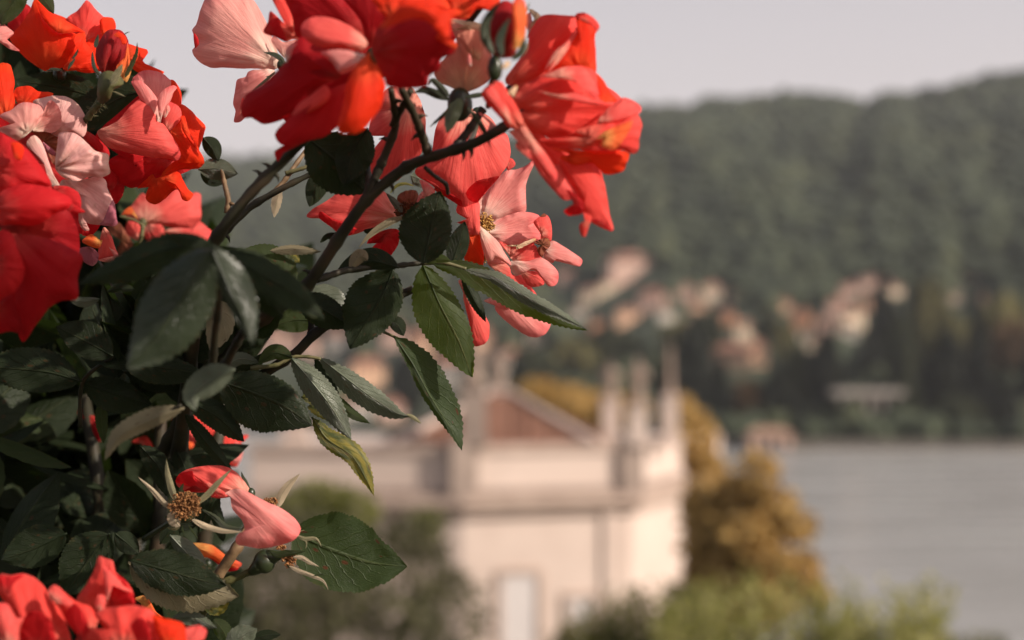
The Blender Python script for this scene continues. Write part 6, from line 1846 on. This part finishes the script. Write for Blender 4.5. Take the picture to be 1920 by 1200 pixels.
rl = random.Random(21)
cnt = 0
while cnt < 165:
    x, y = rl.uniform(-160, 560), rl.uniform(110, 1300)
    if not inside(x, y, POLY):
        continue
    d = rl.uniform(.72, .98) if cnt < 180 else rl.uniform(.68, .72)
    if y < 600 and d < .83:
        d += .1
    L = rl.uniform(.040, .058)
    o = bpy.data.objects.new('leaf', proto[rl.randrange(5)])
    COL.objects.link(o)
    o.location = P(x, y, d)
    o.rotation_euler = (rl.uniform(.2, 1.5), rl.uniform(-.7, .7), rl.uniform(0, 6.283))
    o.scale = (L, L, L)
    put(o, BUSH)
    cnt += 1

cnt = 0
while cnt < 46:
    x, y = rl.uniform(220, 480), rl.uniform(610, 760)
    if not inside(x, y, POLY) or (x > 420 and y > 660):
        continue
    L = rl.uniform(.034, .048)
    o = bpy.data.objects.new('leaf', proto[rl.randrange(4)])
    COL.objects.link(o)
    o.location = P(x, y, rl.uniform(.675, .73))
    o.rotation_euler = (rl.uniform(.5, 1.6), rl.uniform(-.9, .3), rl.uniform(0, 6.283))
    o.scale = (L, L, L)
    put(o, BUSH)
    cnt += 1

# deeper leaves of the shaded interior, past counting
V, F, UV = [], [], []
pv = [Vector(v.co) for v in proto[0].vertices]
pf = [tuple(q.vertices) for q in proto[0].polygons]
puv = [(0.5 + 0.5 * (-1, -.5, 0, .5, 1)[i // 14], (i % 14) / 13) for i in range(70)]
from mathutils import Euler
POLY2 = [(-220, 120), (110, 130), (200, 200), (235, 300), (225, 390), (370, 470), (420, 520), (520, 580), (430, 650), (400, 700), (372, 780),
         (370, 850), (365, 900), (350, 960), (350, 1010), (310, 1100), (380, 1150), (400, 1230), (300, 1320), (-220, 1320)]
cnt = 0
while cnt < 950:
    x, y = rl.uniform(-220, 520), rl.uniform(120, 1320)
    if not inside(x, y, POLY2):
        continue
    d = rl.uniform(.84, 1.15)
    L = rl.uniform(.042, .062)
    rot = Euler((rl.uniform(.2, 1.6), rl.uniform(-.8, .8), rl.uniform(0, 6.283))).to_matrix()
    c = Vector(P(x, y, d))
    n0 = len(V)
    V += [c + rot @ (q * L) for q in pv]
    F += [tuple(k + n0 for k in q) for q in pf]
    UV += puv
    cnt += 1
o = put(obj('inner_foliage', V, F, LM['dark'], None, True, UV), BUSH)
o['kind'] = 'stuff'

# unseen leaves added left of and behind the camera to block sky fill
V, F, UV = [], [], []
cnt = 0
while cnt < 2600:
    c = Vector((rl.uniform(-1.7, -.30), rl.uniform(-.75, 1.3), rl.uniform(GROUND_Z + .1, CAM_H + .95)))
    q = Vector(((c.x + 1.0) / .75, (c.y - .3) / 1.05, (c.z - (CAM_H - .15)) / 1.15))
    if q.length > 1:
        continue
    rz_, dd = c.x / max(c.y, .01), c.y
    if dd > .05 and abs(rz_) < .44 and abs((c.z - CAM_H) / dd) < .34:
        continue
    L = rl.uniform(.045, .065)
    rot = Euler((rl.uniform(.2, 1.6), rl.uniform(-.8, .8), rl.uniform(0, 6.283))).to_matrix()
    n0 = len(V)
    V += [c + rot @ (k * L) for k in pv]
    F += [tuple(k + n0 for k in k2) for k2 in pf]
    UV += puv
    cnt += 1
o = put(obj('sky_blocking_foliage', V, F, LM['dark'], None, True, UV), BUSH)
o['kind'] = 'stuff'

# the arching spray of leaves just above the picture, which shades the drooping crimson rose
stem([(880, 40, .605), (960, -60, .56), (1080, -170, .52), (1230, -300, .49)], 7, 4)
SHADED = [(515, 190, .577), (470, 185, .577), (775, 90, .548), (795, 150, .548), (735, 150, .548), (600, 225, .566),
          (870, 140, .606), (895, 95, .606), (90, 445, .62), (75, 500, .576), (115, 560, .576), (30, 600, .58), (50, 350, .60), (20, 500, .565), (740, 260, .69),
          (300, 510, .525), (275, 560, .525), (350, 490, .525), (270, 475, .545), (480, 520, .55), (430, 530, .528), (200, 500, .545), (520, 560, .55)]
LIT = [(620, 70, .56), (655, 80, .56), (645, 112, .553), (690, 190, .546), (678, 220, .548), (720, 60, .54), (850, 50, .515), (60, 375, .60), (335, 600, .525), (310, 635, .525), (280, 665, .525)]
for (x, y, d) in SHADED:
    q = Vector(P(x, y, d))
    L = rl.uniform(.034, .046) if (x < 250 or x > 380) and not 540 < x < 760 else .027
    k = .05
    while True:
        w = q + SUN * k
        dd = w.y * CP + (w.z - CAM_H) * SP_
        sy = 600 - (-w.y * SP_ + (w.z - CAM_H) * CP) / dd * FPX
        if sy < -40 - L * .55 / dd * FPX:
            break
        k += .004
    if any((w - Vector(P(*t)) - SUN * (w - Vector(P(*t))).dot(SUN)).length < L * .42 for t in LIT):
        continue
    o = bpy.data.objects.new('leaf', proto[rl.randrange(5)])
    COL.objects.link(o)
    rot = SUN.to_track_quat('Z', 'Y').to_matrix() @ Euler((rl.uniform(-.35, .35), rl.uniform(-.35, .35), rl.uniform(0, 6.283))).to_matrix()
    mt = rot.to_4x4()
    o.scale = (L, L, L)
    o.rotation_euler = mt.to_euler()
    o.location = w - rot @ Vector((0, L * .45, 0))
    put(o, BUSH)
